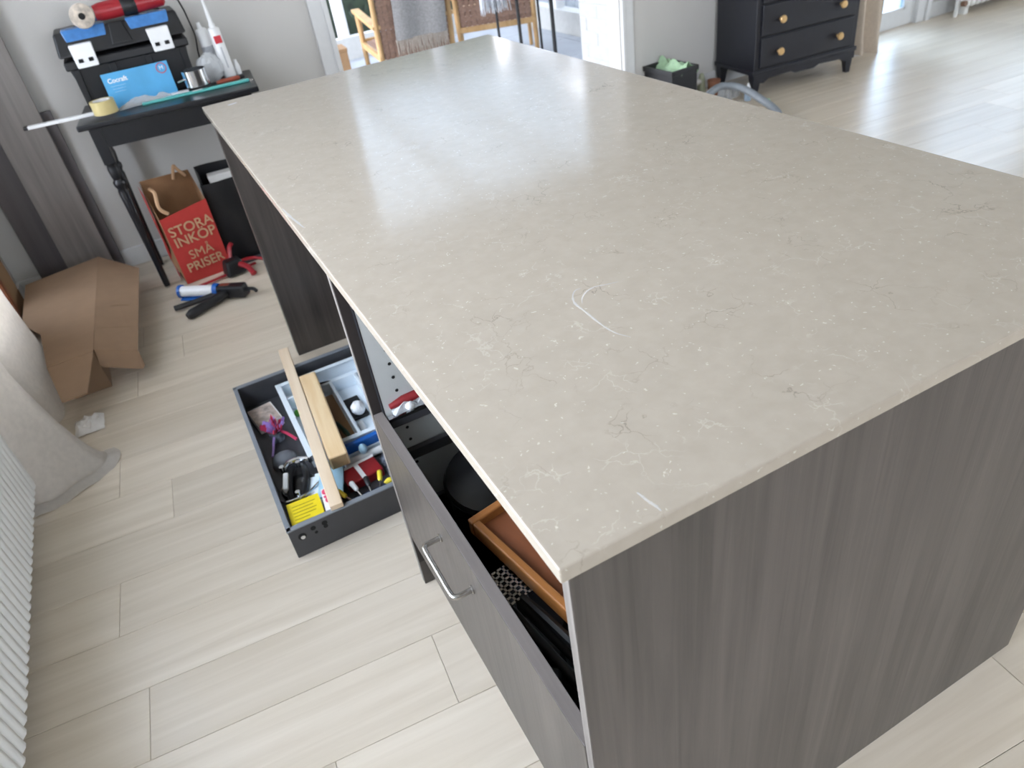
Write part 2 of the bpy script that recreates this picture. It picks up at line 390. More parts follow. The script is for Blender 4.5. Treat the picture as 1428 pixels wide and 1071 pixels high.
# left wall with window
w = MB()
for y0,y1,z0,z1 in ((-3.6,-.35,-.05,2.5),(-.35,1.9,-.05,.62),(1.9,3.0,-.05,.3),(-.35,3.0,2.4,2.5),(3.0,3.6,-.05,2.5)): w.box((LX-.12,y0,z0),(LX,y1,z1))
struct(w.build('wall_left', WALLW))
w = MB()
for x0,x1,z0,z1 in ((-1.1,.2,-.05,2.5),(2.6,8.3,-.05,2.5),(.2,2.6,2.35,2.5),(.2,2.6,-.05,.35)): w.box((x0,-3.72,z0),(x1,-3.6,z1))
struct(w.build('wall_rear', WALLW))
w = MB()
for y0,y1,z0,z1 in ((-3.6,-1.9,-.05,2.5),(-1.9,1.1,-.05,.55),(-1.9,1.1,2.4,2.5),(1.1,3.6,-.05,2.5)): w.box((8.2,y0,z0),(8.32,y1,z1))
struct(w.build('wall_right', WALLW))
def window(name, axis, a0, a1, z0, z1, c, n):
    fr = MB(); g = []
    def bx(u0,u1,za,zb,d=.03):
        if axis == 'x': fr.box((u0,c-d,za),(u1,c+d,zb))
        else: fr.box((c-d,u0,za),(c+d,u1,zb))
    bx(a0,a1,z0,z0+.06); bx(a0,a1,z1-.06,z1)
    for i in range(n+1):
        q = lerp(a0,a1-.06,i/n); bx(q,q+.06,z0+.06,z1-.06)
    o = struct(fr.build(name, TRIMW))
    for i in range(n):
        q0 = lerp(a0,a1-.06,i/n)+.06; q1 = lerp(a0,a1-.06,(i+1)/n); p = MB()
        if axis == 'x': p.box((q0,c-.004,z0+.06),(q1,c+.004,z1-.06))
        else: p.box((c-.004,q0,z0+.06),(c+.004,q1,z1-.06))
        p.build('pane', GLASS2 if name == 'window_2' else GLASS, o)
    return o
window('window_1','y',-.35,1.9,.62,2.4,LX-.06,1)
window('window_5','y',1.9,3.0,.3,2.4,LX-.06,1)
window('window_added_right','y',-1.9,1.1,.55,2.4,8.26,3)  # unseen window added in the right wall to brighten the left side
window('window_2','x',5.34,6.9,.75,2.12,WY+.06,2)
window('window_added_rear','x',.2,2.6,.35,2.35,-3.66,2)  # unseen rear window added to fill the near side with daylight
# skirting
struct(MB().box((LX,WY-.014,0),(.70,WY-.0005,.09)).build('baseboard_far', TRIMW, bevel=.003))
struct(MB().box((2.525,WY-.014,0),(4.07,WY-.0005,.09)).build('baseboard_middle', TRIMW, bevel=.003))
struct(MB().box((5.1,WY-.02,0),(8.2,WY-.0005,.1)).build('baseboard_right', TRIMW, bevel=.003))
struct(MB().box((LX+.0005,-3.6,0),(LX+.014,WY-.02,.09)).build('baseboard_left', TRIMW, bevel=.003))
# architraves of the patio opening
t1 = struct(MB().box((.70,WY-.02,0),(.79,WY-.0005,HEAD+.08)).box((.765,WY-.028,0),(.79,WY-.02,HEAD+.04)).build('trim_1', TRIMW, bevel=.003))
struct(MB().box((2.446,WY-.02,0),(2.525,WY-.0005,HEAD+.08)).box((2.446,WY-.028,0),(2.468,WY-.02,HEAD+.04)).build('trim_2', TRIMW, bevel=.003))
struct(MB().box((.79,WY-.02,HEAD),(2.446,WY-.0005,HEAD+.08)).build('trim_3', TRIMW, bevel=.003))
# white painted brick reveal on the right of the opening: courses of bricks
rv = struct(MB().box((2.452,WY+.121,-.05),(2.56,3.93,2.5)).build('wall_reveal', BRICKW))
bmesh_brick = {}
for r in range(31):
    z = -.04 + r*.078; y = WY+.13 - (.12 if r % 2 else 0)
    while y < 3.925:
        y0 = max(y, WY+.122); y1 = min(y+.232, 3.925)
        if y1 - y0 > .02:
            key = (round(y1-y0,3))
            if key not in bmesh_brick:
                o = MB().box((0,0,0),(.012,y1-y0,.073)).build('brick', BRICKW, rv, bevel=.004, seg=1); bmesh_brick[key] = o
            else: o = bmesh_brick[key].copy(); COL.objects.link(o)
            o.location = (2.4485 + rnd.uniform(0,.001), y0, z)
        y += .24
# glazed door beside the curtain
d = struct(MB().box((4.19,WY+.0,.004),(4.95,WY+.045,.11)).box((4.19,WY,2.0),(4.95,WY+.045,2.1)).box((4.19,WY,.11),(4.29,WY+.045,2.0)).box((4.85,WY,.11),(4.95,WY+.045,2.0)).build('door_1', TRIMW))
MB().box((4.29,WY+.018,.11),(4.85,WY+.026,2.0)).build('pane', GLASS2, d)
MB().box((4.29,WY-.001,.11),(4.85,WY+.012,.125)).box((4.835,WY-.001,.11),(4.85,WY+.012,2.0)).build('glazing_bead', TRIMW, d)
struct(MB().box((4.95,WY-.03,0),(5.09,WY+.06,2.12)).box((5.03,WY-.045,0),(5.075,WY-.03,2.14)).build('trim_4', TRIMW, bevel=.004))
struct(MB().box((4.06,WY-.03,0),(4.19,WY+.06,2.12)).build('trim_5', TRIMW, bevel=.004))
struct(MB().box((-40,-40,-.5),(50,50,-.31)).build('ground', plain('gravel_garden','#8c8c88',.9,vary=.12,scale=2)))
# patio beyond the opening
pf = struct(MB().box((-1.5,3.6,-.3),(9,12,-.05)).build('floor_patio', PATIO))
for i in range(8):
    for j in range(6):
        MB().box((0,0,0),(.594,.594,.02)).build('paving_slab', PATIO, pf, loc=(.4+.6*i, 3.95+.6*j, -.051)) if (i+j) == 0 else None
proto_slab = [o for o in pf.children][0]
for i in range(7):
    for j in range(6):
        if i+j:
            o = proto_slab.copy(); COL.objects.link(o); o.location = (.4+.6*i, 3.95+.6*j, -.051)

# conservatory frame: posts, eaves, frosted roof
PZ = -.031
CXR, CYF = 3.55, 7.1
sill = struct(MB().box((-1,CYF-.06,-.05),(CXR+.06,CYF+.06,.16)).box((CXR-.06,3.95,-.05),(CXR+.06,CYF-.06,.16)).build('wall_patio', BRICKW))
fr = MB().box((-1,CYF-.05,2.12),(CXR+.05,CYF+.05,2.24)).box((CXR-.05,3.62,2.12),(CXR+.05,CYF-.05,2.24))
for x in (-.6,.6,1.79,2.7): fr.box((x-.045,CYF-.045,.16),(x+.045,CYF+.045,2.12))
for y in (4.1,5.1,6.1,7.0): fr.box((CXR-.045,y-.045,.16),(CXR+.045,y+.045,2.12))
struct(fr.build('trim_patio_frame', TRIMW))
rf = MB().sheet(lambda u,v: (lerp(-1,CXR+.1,u), lerp(3.62,CYF+.15,v), lerp(2.62,2.25,v)), 1, 1, .01)
rfo = struct(rf.build('ceiling_patio_roof', FROST))
for i in range(6):
    x = -.6 + .8*i
    MB().sheet(lambda u,v: (x-.03+.06*u, lerp(3.62,CYF+.1,v), lerp(2.61,2.24,v)), 1, 1, .05).build('glazing_bar', TRIMW, rfo)

# ------------------------------------------------------------------ island
top = MB().box((0,0,.88),(.987,2.133,.90)).build('worktop', QUARTZ, bevel=.0022, seg=3)
tag(top, 'large polished beige quartz worktop with fine veins covering the kitchen island', 'worktop')
def scuff(path, wds):
    P = smooth_path([(x,y,.90025) for x,y in path], 5); n = len(P); mb = MB(); vs = []; fs = []
    for i, p in enumerate(P):
        d = (P[min(i+1,n-1)] - P[max(i-1,0)]).normalized(); q = Vector((-d.y,d.x,0)); ww = wds * (math.sin(math.pi*(i+.6)/(n+.2)))**.6 * random.uniform(.6,1.2)
        vs += [p+q*ww, p-q*ww]
    for i in range(n-1): fs.append((2*i,2*i+1,2*i+3,2*i+2))
    o = mb.add(vs, fs).build('scuff_mark', MATSK, top); o['label'] = 'white chalky scuff on the stone'
import itertools
SC = [([(.283,.412),(.274,.413),(.263,.403),(.255,.387),(.253,.374),(.253,.355),(.252,.329),(.252,.304),(.255,.284),(.264,.265)], .0020),
      ([(.333,.393),(.315,.398),(.298,.403),(.283,.399),(.269,.388),(.261,.375)], .0014),
      ([(.111,.039),(.112,.031),(.113,.022),(.115,.013),(.115,.006)], .0022),
      ([(.004,1.077),(.006,1.025),(.010,.987),(.014,.948)], .003), ([(.069,2.066),(.097,2.075)], .008)]
for p, ww in SC: scuff(p, ww)

cab = thing('kitchen_island_cabinet', 'grey oak island cabinet with missing top drawer and closed lower drawer front', 'cabinet', (.012,.008,0))
# local frame: x depth (0 = front plane), y along island (0 = near end)
DEP = .946
MB().box((0,0,0),(DEP,.016,.88)).build('end_panel', OAKGREY, cab, bevel=.0008, seg=1)
MB().box((-.0006,.0008,.0),(.0006,.0152,.8795)).build('edge_band', OAKGREY_LIT, cab)
MB().box((0,.816,0),(DEP,.834,.88)).build('side_panel', OAKGREY, cab, bevel=.0008, seg=1)
MB().box((-.0006,.8168,.0),(.0006,.8332,.8795)).build('edge_band', OAKGREY_LIT, cab)
MB().box((.02,.016,.08),(.58,.032,.875)).build('carcass_side', CARC, cab)
cs = MB().box((.02,.796,.08),(.58,.814,.875)).build('carcass_side', CARC, cab)
MB().box((.0195,.7958,.08),(.0215,.8155,.875)).build('carcass_edge', BLACKPL, cab)
MB().box((.0008,.8148,.08),(.0195,.8162,.8795)).build('inner_dark_strip', plain('dark_brown_edge','#2b2523',.6), cab)  # dark brown strip laid over the cover panel's inner face
hp = None
for x in (.057,.50):
    for z in [.16+.032*i for i in range(22)]:
        if hp is None: hp = MB().cyl((0,0,0),(0,-.0006,0),.0036,n=10).build('shelf_hole', HOLE, cs); o = hp
        else: o = hp.copy(); COL.objects.link(o)
        o.location = (x,.796,z+.006)
MB().box((.02,.032,.08),(.58,.796,.098)).build('carcass_bottom', CARC, cab)
MB().box((.58,.016,.08),(.59,.814,.875)).build('carcass_back', CARC, cab)
MB().box((.05,.016,0),(.066,.816,.08)).build('plinth', OAKGREY_H, cab)
MB().box((.59,.016,0),(.60,.816,.88)).build('back_panel', OAKGREY, cab)
for z in (.508,.412): # runners left behind on the side
    for y0,y1 in ((.778,.796),(.032,.05)):
        r_ = MB().box((.024,y0,z),(.50,y1,z+.022)).build('drawer_runner', DARKM, cab, bevel=.002, seg=1)
        MB().box((.022,y0-.002,z+.020),(.49,y0+.012,z+.027)).build('slide_bar', CHROME if z > .5 else DARKM, r_)
df = MB().box((0,.020,.174),(.02,.812,.535)).build('drawer_front', OAKGREY, cab, bevel=.0012, seg=2)
MB().box((.0008,.0206,.5346),(.0192,.8114,.5354)).build('edge_band', OAKGREY_H, df)
hd = smooth_path([(0,.364,.466),(-.020,.364,.466),(-.031,.366,.466),(-.035,.376,.466),(-.035,.43,.466),(-.035,.484,.466),(-.031,.494,.466),(-.02,.496,.466),(0,.496,.466)], 4)
MB().tube(hd, .0048, 10).cyl((0,.364,.466),(-.003,.364,.466),.0078).cyl((0,.496,.466),(-.003,.496,.466),.0078).build('handle', STEEL, df, smooth=True)
bx = MB().box((.022,.05,.19),(.52,.778,.20)).box((.022,.05,.2),(.52,.062,.30)).box((.022,.766,.2),(.52,.778,.30)).box((.51,.05,.2),(.52,.778,.30)).build('drawer_box', DARKM, cab)

ep = thing('island_support_panel', 'far grey oak leg panel and rear panel holding up the worktop end', 'panel', (.012,2.077,0))
MB().box((0,0,0),(.946,.04,.88)).build('leg_panel', OAKGREY, ep, bevel=.0008, seg=1)
MB().box((.93,-1.235,0),(.946,0,.88)).build('rear_panel', OAKGREY, ep)

# ---- things in the lower drawer
DZ = .2005
tr = thing('wooden_tray', 'brown wooden tray with pale raised rim lying in the lower drawer', 'tray', (.062,.492,.462), math.radians(10))
MB().box((.012,-.42,0),(.30,-.012,.012)).build('tray_base', WALNUT, tr)
rm = MB().box((0,-.43,-.004),(.314,-.416,.03)).box((0,-.016,-.004),(.314,0,.03)).box((0,-.416,-.004),(.015,-.016,.03)).box((.299,-.416,-.004),(.314,-.016,.03))
rm.build('rim', WALNUTRIM, tr, bevel=.003)
def pan(name, label, c, r, h, ha, hl, z):
    t = thing(name, label, 'pan', (c[0],c[1],z), ha)
    MB().lathe([(r*.75,0),(r*.82,.004),(r,h),(r+.006,h),(r*.84,-.0),(r*.75,-.0)],32,cap=True).build('bowl', BLACKPAN, t, smooth=True)
    MB().tube(smooth_path([(r-.004,0,h*.8),(r+.05,0,h*1.1),(r+hl,0,h*1.25)],5),[.011]*10+[.013],8).build('handle', BLACKPL, t, smooth=True)
pan('frying_pan', 'black frying pan with long handle at the near end of the lower drawer', (.215,.20), .125, .05, math.radians(195), .03, DZ+.125)
pan('saute_pan', 'black pan lying beneath the frying pan in the lower drawer', (.22,.21), .13, .06, math.radians(150), .02, DZ+.058)
for i,(z) in enumerate((DZ,)):
    t = tag(MB().lathe([(.12,0),(.125,.003),(.135,.05),(.14,.05),(.13,.0)],28).build('baking_tin', BLACKPAN, loc=(.22,.22,z), smooth=True), 'black round tin under the pans in the lower drawer', 'tin')
t = thing('stock_pot', 'tall black pot behind the wooden tray in the lower drawer', 'pot', (.20,.645,DZ))
MB().lathe([(.10,0),(.115,.006),(.118,.2),(.124,.205),(.112,.2),(.108,.01),(.02,.008)],32).build('body', BLACKPAN, t, smooth=True)
MB().lathe([(.123,.206),(.118,.215),(.06,.235),(.02,.24),(.001,.24)],32).build('lid', BLACKPAN, t, smooth=True)
MB().lathe([(.012,.24),(.018,.262),(.001,.266)],16).build('knob', BLACKPL, t, smooth=True)
g = thing('perforated_turner', 'steel turner with punched blade and black handle beside the drawer front', 'utensil', (.062,.39,.455), math.radians(-80))
bl = MB()
nx, ny, s_ = 6, 4, .0115
for i in range(nx+1): bl.box((i*s_-.0022,-.024,0),(i*s_+.0022,.024,.0015))
for j in range(ny+1): bl.box((-.0022,-.023+j*s_-.002,0),(nx*s_+.0022,-.023+j*s_+.002,.0015))
bl.build('blade', STEEL, g)
MB().tube([(nx*s_,0,.001),(nx*s_+.05,0,.006),(nx*s_+.2,0,.01)],[.006,.008,.009],8).build('handle', BLACKPL, g, smooth=True)
for i,(a,b,r,zz) in enumerate((((.082,.33),(.115,.09),.012,.405),((.054,.33),(.088,.09),.012,.425))):
    k = thing('black_ladle', ('inner' if i==0 else 'outer')+' black utensil handle lying along the lower drawer front', 'utensil', (a[0],a[1],zz), 0, 'long black utensils')
    dx,dy = b[0]-a[0], b[1]-a[1]
    MB().tube([(0,0,0),(dx*.5,dy*.5,.004),(dx,dy,.0)],[r*.8,r*.6,r],10).build('handle', BLACKPL, k, smooth=True)
    MB().ball((0,.03,-.01),.035,16,sq=(.5,1,.45)).build('bowl', BLACKPL, k, smooth=True)
# bits resting on the upper runner
RT = .5355
MB_ = MB().tube([(.045,.80,.553),(.075,.80,.556),(.14,.80,.560)],[.006,.011,.010],10).build('screwdriver', plain('dull_red','#7d2024',.4), smooth=True); tag(MB_, 'red handled driver on the upper runner inside the cabinet', 'screwdriver')
tag(MB().ball((.082,.790,.546),.0105,14).build('white_plug', WHITEPL, smooth=True), 'small round white plug beside the red driver on the runner', 'plug')
def crumple(name, mat, c, s, amp, n=10, seed=1, label='', cat='', parent=None, th=.0008):
    rr = random.Random(seed); ph = [(rr.uniform(3,9),rr.uniform(3,9),rr.uniform(0,6)) for _ in range(5)]
    def fn(u,v):
        z = sum(math.sin(a*u*2+b*v*2+p) for a,b,p in ph)/5; z2 = rr.uniform(-.25,.25)
        return (c[0]+(u-.5)*s[0]*(1-.15*abs(z)), c[1]+(v-.5)*s[1]*(1-.15*abs(z2)), max(c[2]+th, c[2]+amp*(.55+z*.6+z2*.4)*(1-.9*max(abs(2*u-1),abs(2*v-1))**3)))
    o = MB().sheet(fn,n,n,th).build(name, mat, parent, smooth=False)
    if label: tag(o, label, cat)
    return o
crumple('plastic_packet', CLEARBAG, (.10,.795,.538), (.11,.025), .035, 8, 5, 'clear crumpled packet with the red driver on the cabinet runner', 'packet')

# ------------------------------------------------------------------ drawer on the floor
fd = thing('pull_out_unit', 'anthracite metal drawer without a front standing on the floor full of oddments', 'drawer', (-.241,1.092,0))
DW, DL, DH = .50, .765, .10
MB().box((.004,.004,.004),(DW,DL-.004,.016)).build('drawer_base', DARKM, fd)
sd = MB().box((0,0,0),(DW,.013,DH-.004)).build('side', DARKM, fd, bevel=.002)
MB().box((-.001,-.001,DH-.004),(DW,.0145,DH)).build('top_rim', DARKRIM, sd, bevel=.001)
for i,(x,z,r) in enumerate(((.030,.066,.011),(.062,.077,.007),(.066,.060,.0045),(.093,.078,.0075),(.093,.066,.006))):
    MB().cyl((x,.0006,z),(x,-.0008,z),r,n=14).build('locking_hole', HOLE, sd)
MB().cyl((.031,-.0008,.064),(.031,-.003,.064),.006,n=14).build('cam_screw', CHROME, sd, smooth=True)
sd2 = MB().box((0,DL-.013,0),(DW,DL,DH-.004)).build('side', DARKM, fd, bevel=.002)
MB().box((-.001,DL-.0145,DH-.004),(DW,DL+.001,DH)).build('top_rim', DARKRIM, sd2, bevel=.001)
fl = MB().box((0,.013,0),(.010,DL-.013,DH-.006)).build('front_rail', DARKM, fd)
MB().box((-.0015,.0,DH-.006),(.0115,DL,DH)).build('top_rim', DARKRIM, fl, bevel=.001)
MB().box((DW-.01,.013,0),(DW,DL-.013,DH+.02)).build('back_plate', DARKM, fd)
Z0 = .0165
# cutlery tray
ct = thing('cutlery_tray', 'cool white plastic cutlery tray with compartments in the floor drawer', 'tray', (-.110,1.398,Z0), 0)
TW,TL,TH = .318,.425,.052
MB().box((.006,.006,0),(TW-.006,TL-.006,.003)).build('tray_floor', TRAYPL, ct)
rim = MB().box((0,0,0),(.005,TL,TH-.003)).box((TW-.005,0,0),(TW,TL,TH-.003)).box((.005,0,0),(TW-.005,.005,TH-.003)).box((.005,TL-.005,0),(TW-.005,TL,TH-.003))
rim.box((-.006,-.006,TH-.003),(.012,TL+.006,TH)).box((TW-.012,-.006,TH-.003),(TW+.006,TL+.006,TH)).box((.012,-.006,TH-.003),(TW-.012,.012,TH)).box((.012,TL-.012,TH-.003),(TW-.012,TL+.006,TH))
rim.build('rim', TRAYPL, ct, bevel=.0015)
for a,b in (((.058,.005),(.068,.33)),((.155,.005),(.165,.33)),((.005,.33),(TW-.005,.34)),((.058,.34),(.066,TL-.005)),((.24,.005),(.25,.33))):
    MB().box((a[0],a[1],.003),(b[0],b[1],TH-.004)).build('divider', TRAYPL, ct, bevel=.002)
ZT = Z0+.0035
def put(mb, name, mat, label, cat, **k): return tag(mb.build(name, mat, **k), label, cat)
put(MB().box((-.039,1.408,ZT),(.042,1.72,ZT+.004)), 'wooden_board', BROWNP, 'thin brown board lying in the middle tray compartment', 'board')
kn = [(-.03+i*.012, .0) for i in range(10)]
put(MB().prism([(.0,.0),(.105,.0),(.098,.018),(.075,.034),(.04,.043),(.0,.045)],0,.006), 'palette_knife', BLACKPL, 'black curved knife lying in the far tray compartment', 'knife', loc=(-.03,1.745,ZT+.02), rz=math.radians(-4))
put(MB().box((0,0,0),(.052,.12,.012)), 'black_pouch', BLACKPL, 'flat black cloth pouch in the right tray compartment', 'pouch', loc=(.062,1.53,ZT), rz=math.radians(2), bevel=.003)
put(MB().ball((.086,1.545,ZT+.036),.0235,16,jit=.05), 'white_ball', WHITEPL, 'round white crumpled ball on the black pouch', 'ball')
put(MB().tube([(.008,1.545,ZT+.012),(.018,1.485,ZT+.014),(.026,1.435,ZT+.012)],[.006,.008,.005],8), 'green_pen', DGREEN, 'dark green pen lying on the thin brown board', 'pen', smooth=True)
put(MB().cyl((.068,1.435,ZT+.010),(.074,1.50,ZT+.010),.0095), 'white_chalk_tube', WHITEPL, 'small white tube below the white ball in the tray', 'tube', smooth=True)
put(MB().ball((-.086,1.68,ZT+.011),.011,12,sq=(1,1.4,1)), 'green_clip', BRIGHTGREEN, 'bright green clip in the left tray compartment', 'clip', smooth=True)
# timber on top
lb = thing('pine_batten', 'long pale pine batten lying across the floor drawer rims', 'batten', (-.104,1.098,.1005), math.radians(-4.2))
MB().box((-.017,-.004,0),(.017,.865,.017)).build('stick', PINE2, lb, bevel=.002)
bk = thing('pine_block', 'short thick pine block resting on the cutlery tray against the batten', 'wood block', (-.0435,1.285,Z0+TH+.0005), math.radians(-4))
MB().box((-.028,0,0),(.028,.47,.045)).build('timber', PINE, bk, bevel=.005)
MB().prism([(-.022,.004),(.022,.004),(.022,.041),(-.022,.041)],0,.0008,Matrix.Rotation(H,4,'X')).build('end_grain', PINEEND, bk)
# left column of the drawer
put(MB().box((0,0,0),(.075,.105,.0015)), 'photo_card', plain('photo_print','#b7a79c',.4,vary=.45,scale=45), 'glossy picture card standing in the far left drawer corner', 'card', loc=(-.212,1.665,Z0+.0285), rz=math.radians(8))
put(MB().box((0,0,0),(.08,.11,.028)), 'card_stack', WHITECARD, 'white box under the picture card in the drawer corner', 'box', loc=(-.213,1.664,Z0), rz=math.radians(8))
ros = thing('ribbon_rosette', 'lilac and pink curling ribbon rosette in the floor drawer', 'ribbon', (-.172,1.606,Z0))
rr = random.Random(4)
for i in range(26):
    a = rr.uniform(0,6.28); rad = rr.uniform(.014,.034); pts = []
    for k in range(9):
        t_ = k/8; pts.append((math.cos(a)*rad*math.sin(math.pi*t_)*1.3 + math.cos(a+1.57)*rad*.5*(t_-.5), math.sin(a)*rad*math.sin(math.pi*t_)*1.3 + math.sin(a+1.57)*rad*.5*(t_-.5), .03+.035*math.sin(math.pi*t_*1.0)*rr.uniform(.6,1)))
    mb = MB(); vs = []; fs = []
    for p in pts: vs += [(p[0]-.003,p[1],p[2]-.007),(p[0]+.003,p[1],p[2]+.007)]
    for k in range(8): fs.append((2*k,2*k+1,2*k+3,2*k+2))
    mb.add(vs,fs).build('ribbon_loop', PURPLE if i%2 else PINKR, ros, smooth=True)
MB().tube(smooth_path([(0,0,.03),(-.015,-.03,.02),(-.025,-.06,.012),(-.035,-.085,.006)],4),.004,6).build('ribbon_tail', PURPLE, ros)
MB().tube(smooth_path([(.01,0,.03),(.03,-.03,.03),(.05,-.06,.015)],4),.005,6).build('ribbon_tail', PINKR, ros)
MB().cyl((0,0,0),(0,0,.032),.022).build('ribbon_spool', GREYBAG, ros, smooth=True)
put(MB().lathe([(.036,0),(.04,.01),(.035,.026),(.022,.036),(.001,.04)],24), 'grey_disc', plain('grey_abrasive','#6b6e74',.7), 'dark grey domed disc between the rosette and pliers', 'disc', loc=(-.178,1.468,Z0), smooth=True)
plr = thing('locking_pliers', 'black locking pliers with white and chrome details in the drawer', 'pliers', (-.163,1.335,Z0+.0125), math.radians(-14))
MB().tube(smooth_path([(-.02,.07,.012),(-.028,.02,.014),(-.026,-.05,.012),(-.018,-.09,.012)],4),[.009]*13,8).build('grip', BLACKPL, plr, smooth=True)
MB().tube(smooth_path([(.01,.07,.012),(.02,.02,.014),(.014,-.05,.012),(.006,-.08,.012)],4),[.010]*13,8).build('grip', BLACKPL, plr, smooth=True)
MB().tube(smooth_path([(-.046,.055,.024),(-.03,.078,.026),(0,.085,.026),(.035,.072,.026)],4),[.008]*13,8).build('jaw', CHROME, plr, smooth=True)
MB().box((-.045,-.035,.010),(-.029,.035,.03)).build('white_insert', WHITEPL, plr, bevel=.004)
MB().tube(smooth_path([(-.05,-.075,.02),(-.03,-.085,.022),(.02,-.07,.02),(.06,-.03,.02)],4),.004,8).build('spring_wire', CHROME, plr, smooth=True)
for x,y in ((-.046,.055),(.0,.06),(.035,.07),(-.0,-.07)): MB().cyl((x,y,.02),(x,y,.038),.007,n=12).build('rivet', CHROME, plr, smooth=True)
put(MB().lathe([(.05,0),(.055,.006),(.05,.012),(.001,.012)],24), 'black_pad', BLACKPAN, 'flat round black pad beneath the locking pliers', 'pad', loc=(-.168,1.335,Z0), smooth=True)
yb = thing('yellow_box', 'bright yellow card box in the near left drawer corner', 'box', (-.226,1.11,Z0), math.radians(-3))
MB().box((0,0,0),(.088,.105,.065)).build('carton', YELLOW, yb, bevel=.001)
for i in range(6): MB().box((.012,.018+.013*i,.0651),(.012+random.uniform(.04,.065),.0205+.013*i,.0654)).build('print_line', plain('olive_ink','#9c8a10',.6), yb)
for i in range(5):
    put(MB().box((0,0,0),(.085-.004*i,.115,.007)), 'blue_packet', LBLUE if i > 3 else TRAYPL, ['lowest','second','third','fourth','topmost'][i]+' flat pale packet of the stack behind the yellow box', 'packet', loc=(-.185+.012*i,1.226-.001*i,Z0+.0075*i), rz=math.radians(-10-2*i))
put(MB().box((0,0,0),(.03,.10,.07)), 'pink_packet', WHITECARD, 'white packet with pink print between yellow box and batten', 'packet', loc=(-.134,1.112,Z0), rz=math.radians(-6))
pk = [o for o in bpy.data.objects if o.name == 'pink_packet'][0]
for i,(x,y,r) in enumerate(((.012,.085,.012),(.016,.05,.012),(.02,.02,.01),(.008,.065,.007))): MB().ball((x,y,.0695),r,10,sq=(1,1.2,.1)).build('printed_flower', PINKP, pk)
# right half below the tray
put(MB().box((0,0,0),(.13,.018,.03)), 'blue_strip', BLUESTRIP, 'royal blue plastic strip along the near edge of the cutlery tray', 'strip', loc=(-.03,1.362,Z0+.0205), rz=math.radians(3), bevel=.003)
put(MB().box((0,0,0),(.15,.022,.02)), 'strip_support', TRAYPL, 'white plastic channel beneath the royal blue strip', 'channel', loc=(-.04,1.360,Z0), rz=math.radians(3), bevel=.002)
put(MB().cyl((-.03,1.336,Z0+.014),(.15,1.342,Z0+.014),.012), 'white_roll', WHITEPL, 'white rolled sheet lying next to the blue strip', 'roll', smooth=True)
put(MB().ball((.035,1.340,Z0+.041),.013,12,sq=(1,1.2,1.2)), 'blue_peg', LBLUE, 'pale blue peg on the white rolled sheet', 'peg', smooth=True)
rp_ = thing('red_packet', 'dark red packet with white edges right of the pine block', 'packet', (-.05,1.225,Z0), math.radians(6))
MB().box((0,0,0),(.11,.075,.03)).build('packet', plain('dark_red_print','#8a1d22',.4,vary=.1), rp_, bevel=.004)
MB().box((.045,-.001,.0302),(.058,.076,.0312)).build('white_band', WHITECARD, rp_); MB().box((.0,.066,.0302),(.11,.076,.031)).build('white_band', WHITECARD, rp_)
crumple('screw_bag', GREYBAG, (.13,1.25,Z0), (.13,.13), .07, 12, 3, 'grey see-through bag of screws beside the red packet', 'bag')
rr = random.Random(9)
names = ['closest to the batten','second from the batten','third from the batten','fourth from the batten','fifth from the batten','farthest from the batten']
for i in range(6):
    x = -.05 + .022*i; a = math.radians(112 - 13*i)
    t_ = thing('small_screwdriver', 'slim steel tool with handle in the near drawer end, '+names[i], 'tool', (x,1.118,Z0+.046+.004*(i%2)), a, 'slim tools in the near drawer end')
    MB().tube([(0,0,0),(.05,0,.002)],[.004,.0025],8).build('shaft', CHROME, t_, smooth=True)
    MB().tube([(.05,0,.002),(.056,0,.003),(.085,0,.004),(.09,0,.004)],[.004,.007,.008,.004],8).build('handle', [YELTOOL,WHITEPL,BLACKPL,YELTOOL,GREYBAG,WHITEPL][i], t_, smooth=True)
put(MB().box((0,0,0),(.15,.055,.036)), 'navy_cloth', NAVY, 'navy cloth under the slim tools at the drawer end', 'cloth', loc=(-.075,1.11,Z0), bevel=.002)
for i in range(4):
    x = .03+.022*i
    put(MB().ball((x+.02,1.135+.02*(i%2),Z0+.066),.010,10,sq=(1.5,.8,.8),jit=.1), 'wall_plug', [YELTOOL,WHITEPL,LBLUE,YELTOOL][i], ['yellow','white','pale blue','right-hand yellow'][i]+' plug on the slim tools by the drawer end', 'plug')

# ------------------------------------------------------------------ left side: radiator, curtain, box, boards
rd = thing('panel_radiator', 'white fluted panel radiator low on the left wall beside the curtain', 'radiator', (LX+.02,-.25,.075))
RL, RH = 2.02, .52
nfl = 60; prof = []
for i in range(nfl*6+1):
    t_ = i/6; f_ = t_ % 1; prof.append((.098 if .12 < f_ < .58 else (.091 if .7 <= f_ <= .98 else .0945), RL*i/(nfl*6)))
vs = []; fs = []
for x,y in prof: vs += [(x-.012,y,.0),(x,y,.012),(x,y,RH-.012),(x-.012,y,RH)]
for i in range(len(prof)-1):
    for k in range(3): fs.append((4*i+k,4*i+k+1,4*i+4+k+1,4*i+4+k))
MB().add(vs,fs).build('front_panel', RADW, rd, smooth=True)
MB().box((.02,0,.01),(.082,RL,RH-.01)).build('core', RADW, rd)
MB().box((.015,-.01,RH-.012),(.09,RL+.006,RH+.004)).build('top_grille', RADW, rd, bevel=.004)
for y in (.3,RL-.3): MB().box((0,y-.02,.05),(.02,y+.02,RH-.05)).build('wall_bracket', RADW, rd)

